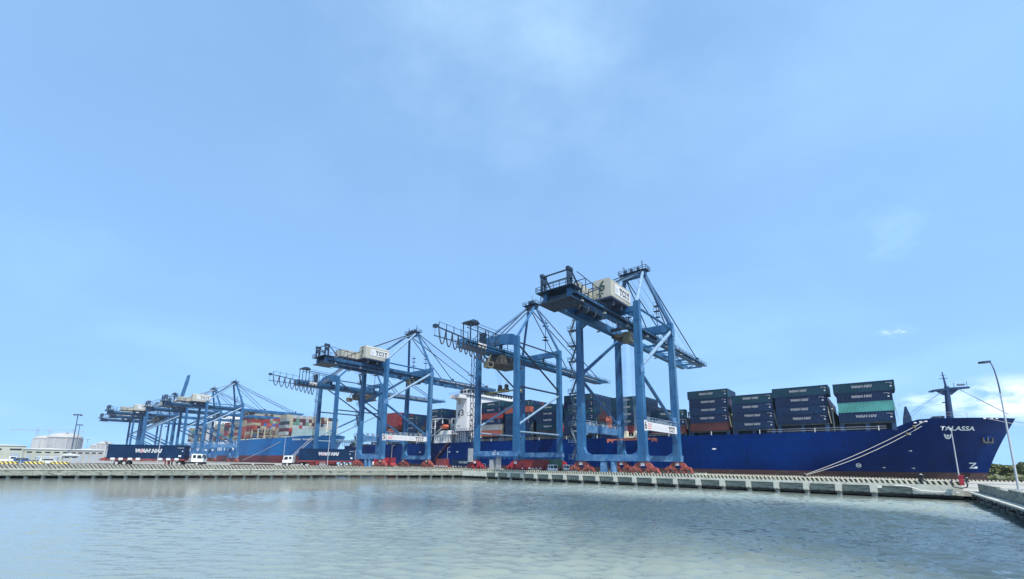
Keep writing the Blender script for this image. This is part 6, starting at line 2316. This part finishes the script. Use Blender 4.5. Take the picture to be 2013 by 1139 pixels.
shed('long grey-green warehouse at the left edge behind the yard', (-515, 2, 1.98), 30, 30, 10.5, 'shed_wall', 'shed_roof')
shed('low grey warehouse in front of the storage tanks', (-465, 26, 1.98), 30, 22, 7.6, 'shed_wall', 'shed_roof', 5)
shed('white office building left of the largest navy container', (-410, 41, 1.98), 20, 16, 7.0, 'shed_white', 'shed_roof', 5)
shed('small white shed in front of the office building', (-300, 25, 1.98), 6, 5, 3.2, 'shed_white', 'shed_roof', 2)
T = thing('open_shelter', 'low open shelter with pale flat roof above the parked vans', 'shelter', (-238, 14, 1.98))
MB().box(-3, 3, -3.2, 3.2, 2.5, 2.7).build('roof', 'shed_roof', T)
for sx in (-1, 1):
    for sy in (-1, 1):
        MB().box(sx * 2.7 - .1, sx * 2.7 + .1, sy * 2.9 - .1, sy * 2.9 + .1, 0, 2.5).build('post', 'pole_grey', T)
T = thing('yard_fence', 'thin grey fence along the yard behind the barriers', 'fence', (0, 0, 1.98))
for k in range(22):
    y = -6 + k * 2.6
    MB().box(-225.06, -224.94, y - .06, y + .06, 0, 1.9).build('post', 'pole_grey', T)
    for z in (.4, 1.1, 1.8):
        MB().box(-225.03, -224.97, y + .07, y + 2.53, z - .03, z + .03).build('rail', 'pole_grey', T)


def leaf_cloud(mb, c, r, n, leaf=0.35, flat=0.8):
    for i in range(n):
        while True:
            p = Vector((random.uniform(-1, 1), random.uniform(-1, 1), random.uniform(-1, 1)))
            if 0.25 < p.length < 1:
                break
        p = Vector((c[0] + p.x * r, c[1] + p.y * r, c[2] + p.z * r * flat))
        a = Vector((random.gauss(0, 1), random.gauss(0, 1), random.gauss(0, .6))).normalized()
        b = a.cross(Vector((random.gauss(0, 1), random.gauss(0, 1), random.gauss(0, 1)))).normalized()
        s = leaf * random.uniform(.6, 1.4)
        mb.add([p - a * s, p + b * s * .6, p + a * s, p - b * s * .6], [(0, 1, 2, 3)])


random.seed(5)


def tree(label, loc, h, r, leaf=0.35, group='trees on the river bank'):
    T = thing('mangrove_tree', label, 'tree', loc, 0, group)
    mb = MB()
    mb.tube((0, 0, 0), (0.1, 0, h * .5), .16, .09, 7)
    tips = []
    for k in range(6):
        a = 2 * math.pi * k / 6 + random.random()
        e = (math.cos(a) * r * .6, math.sin(a) * r * .6, h * random.uniform(.5, .85))
        mb.tube((0.05, 0, h * random.uniform(.15, .4)), e, .08, .03, 5)
        tips.append(e)
    mb.build('trunk', 'bark', T)
    mb = MB()
    for e in tips + [(0, 0, h * .85), (0, 0, h * .45)]:
        leaf_cloud(mb, e, r * random.uniform(.38, .62), 170, leaf)
    mb.build('crown', 'foliage', T)
    return T


mb = MB()
mb.add([(20, 196, 0.5), (420, 170, 0.5), (3000, 200, 1), (3000, 3000, 2), (40, 3000, 2), (14, 240, .6)], [(0, 1, 2, 3, 4, 5)])
struct(mb.build('mud_bank', 'bank'))
names = ['first', 'second', 'third', 'fourth', 'fifth', 'sixth', 'seventh', 'eighth']
for k in range(8):
    x = 23.5 + k * 3.1
    tree(f'{names[k]} tree from the ship\'s stem on the far right bank', (x, 201 + (k % 3) * 3.2, 0.5), 4.7 + random.uniform(-.7, .5) - (k * .05), 2.3 + random.uniform(-.3, .5))
mb = MB()
for k in range(120):
    x, y = random.uniform(20, 140), random.uniform(212, 300)
    leaf_cloud(mb, (x, y, 2.2 + random.random() * 1.6), random.uniform(1.6, 3.0), 90, .55)
for k in range(30):
    x, y = random.uniform(22, 60), random.uniform(197.5, 200)
    leaf_cloud(mb, (x, y, .9), random.uniform(.7, 1.2), 60, .28)
wd = mb.build('mangrove_wood', 'foliage')
wd['kind'] = 'stuff'
tag(wd, 'green mass of mangrove scrub behind the bank trees', 'trees')


# ------------------------------------------------------------------ air
hm = bpy.data.materials.new('haze')
hm.use_nodes = True
hn = hm.node_tree.nodes
hn.clear()
ho = hn.new("ShaderNodeOutputMaterial")
hv = hn.new("ShaderNodeVolumePrincipled")
hv.inputs['Color'].default_value = (0.80, 0.90, 1.0, 1)
hv.inputs['Density'].default_value = 0.00012
hv.inputs['Anisotropy'].default_value = 0.3
hm.node_tree.links.new(hv.outputs[0], ho.inputs['Volume'])
M['haze'] = hm
hz = MB().box(-1500, 260, -760, 700, -4, 104).build('haze', 'haze')
hz['kind'] = 'stuff'
tag(hz, 'thin pale haze lying over the harbour', 'haze')
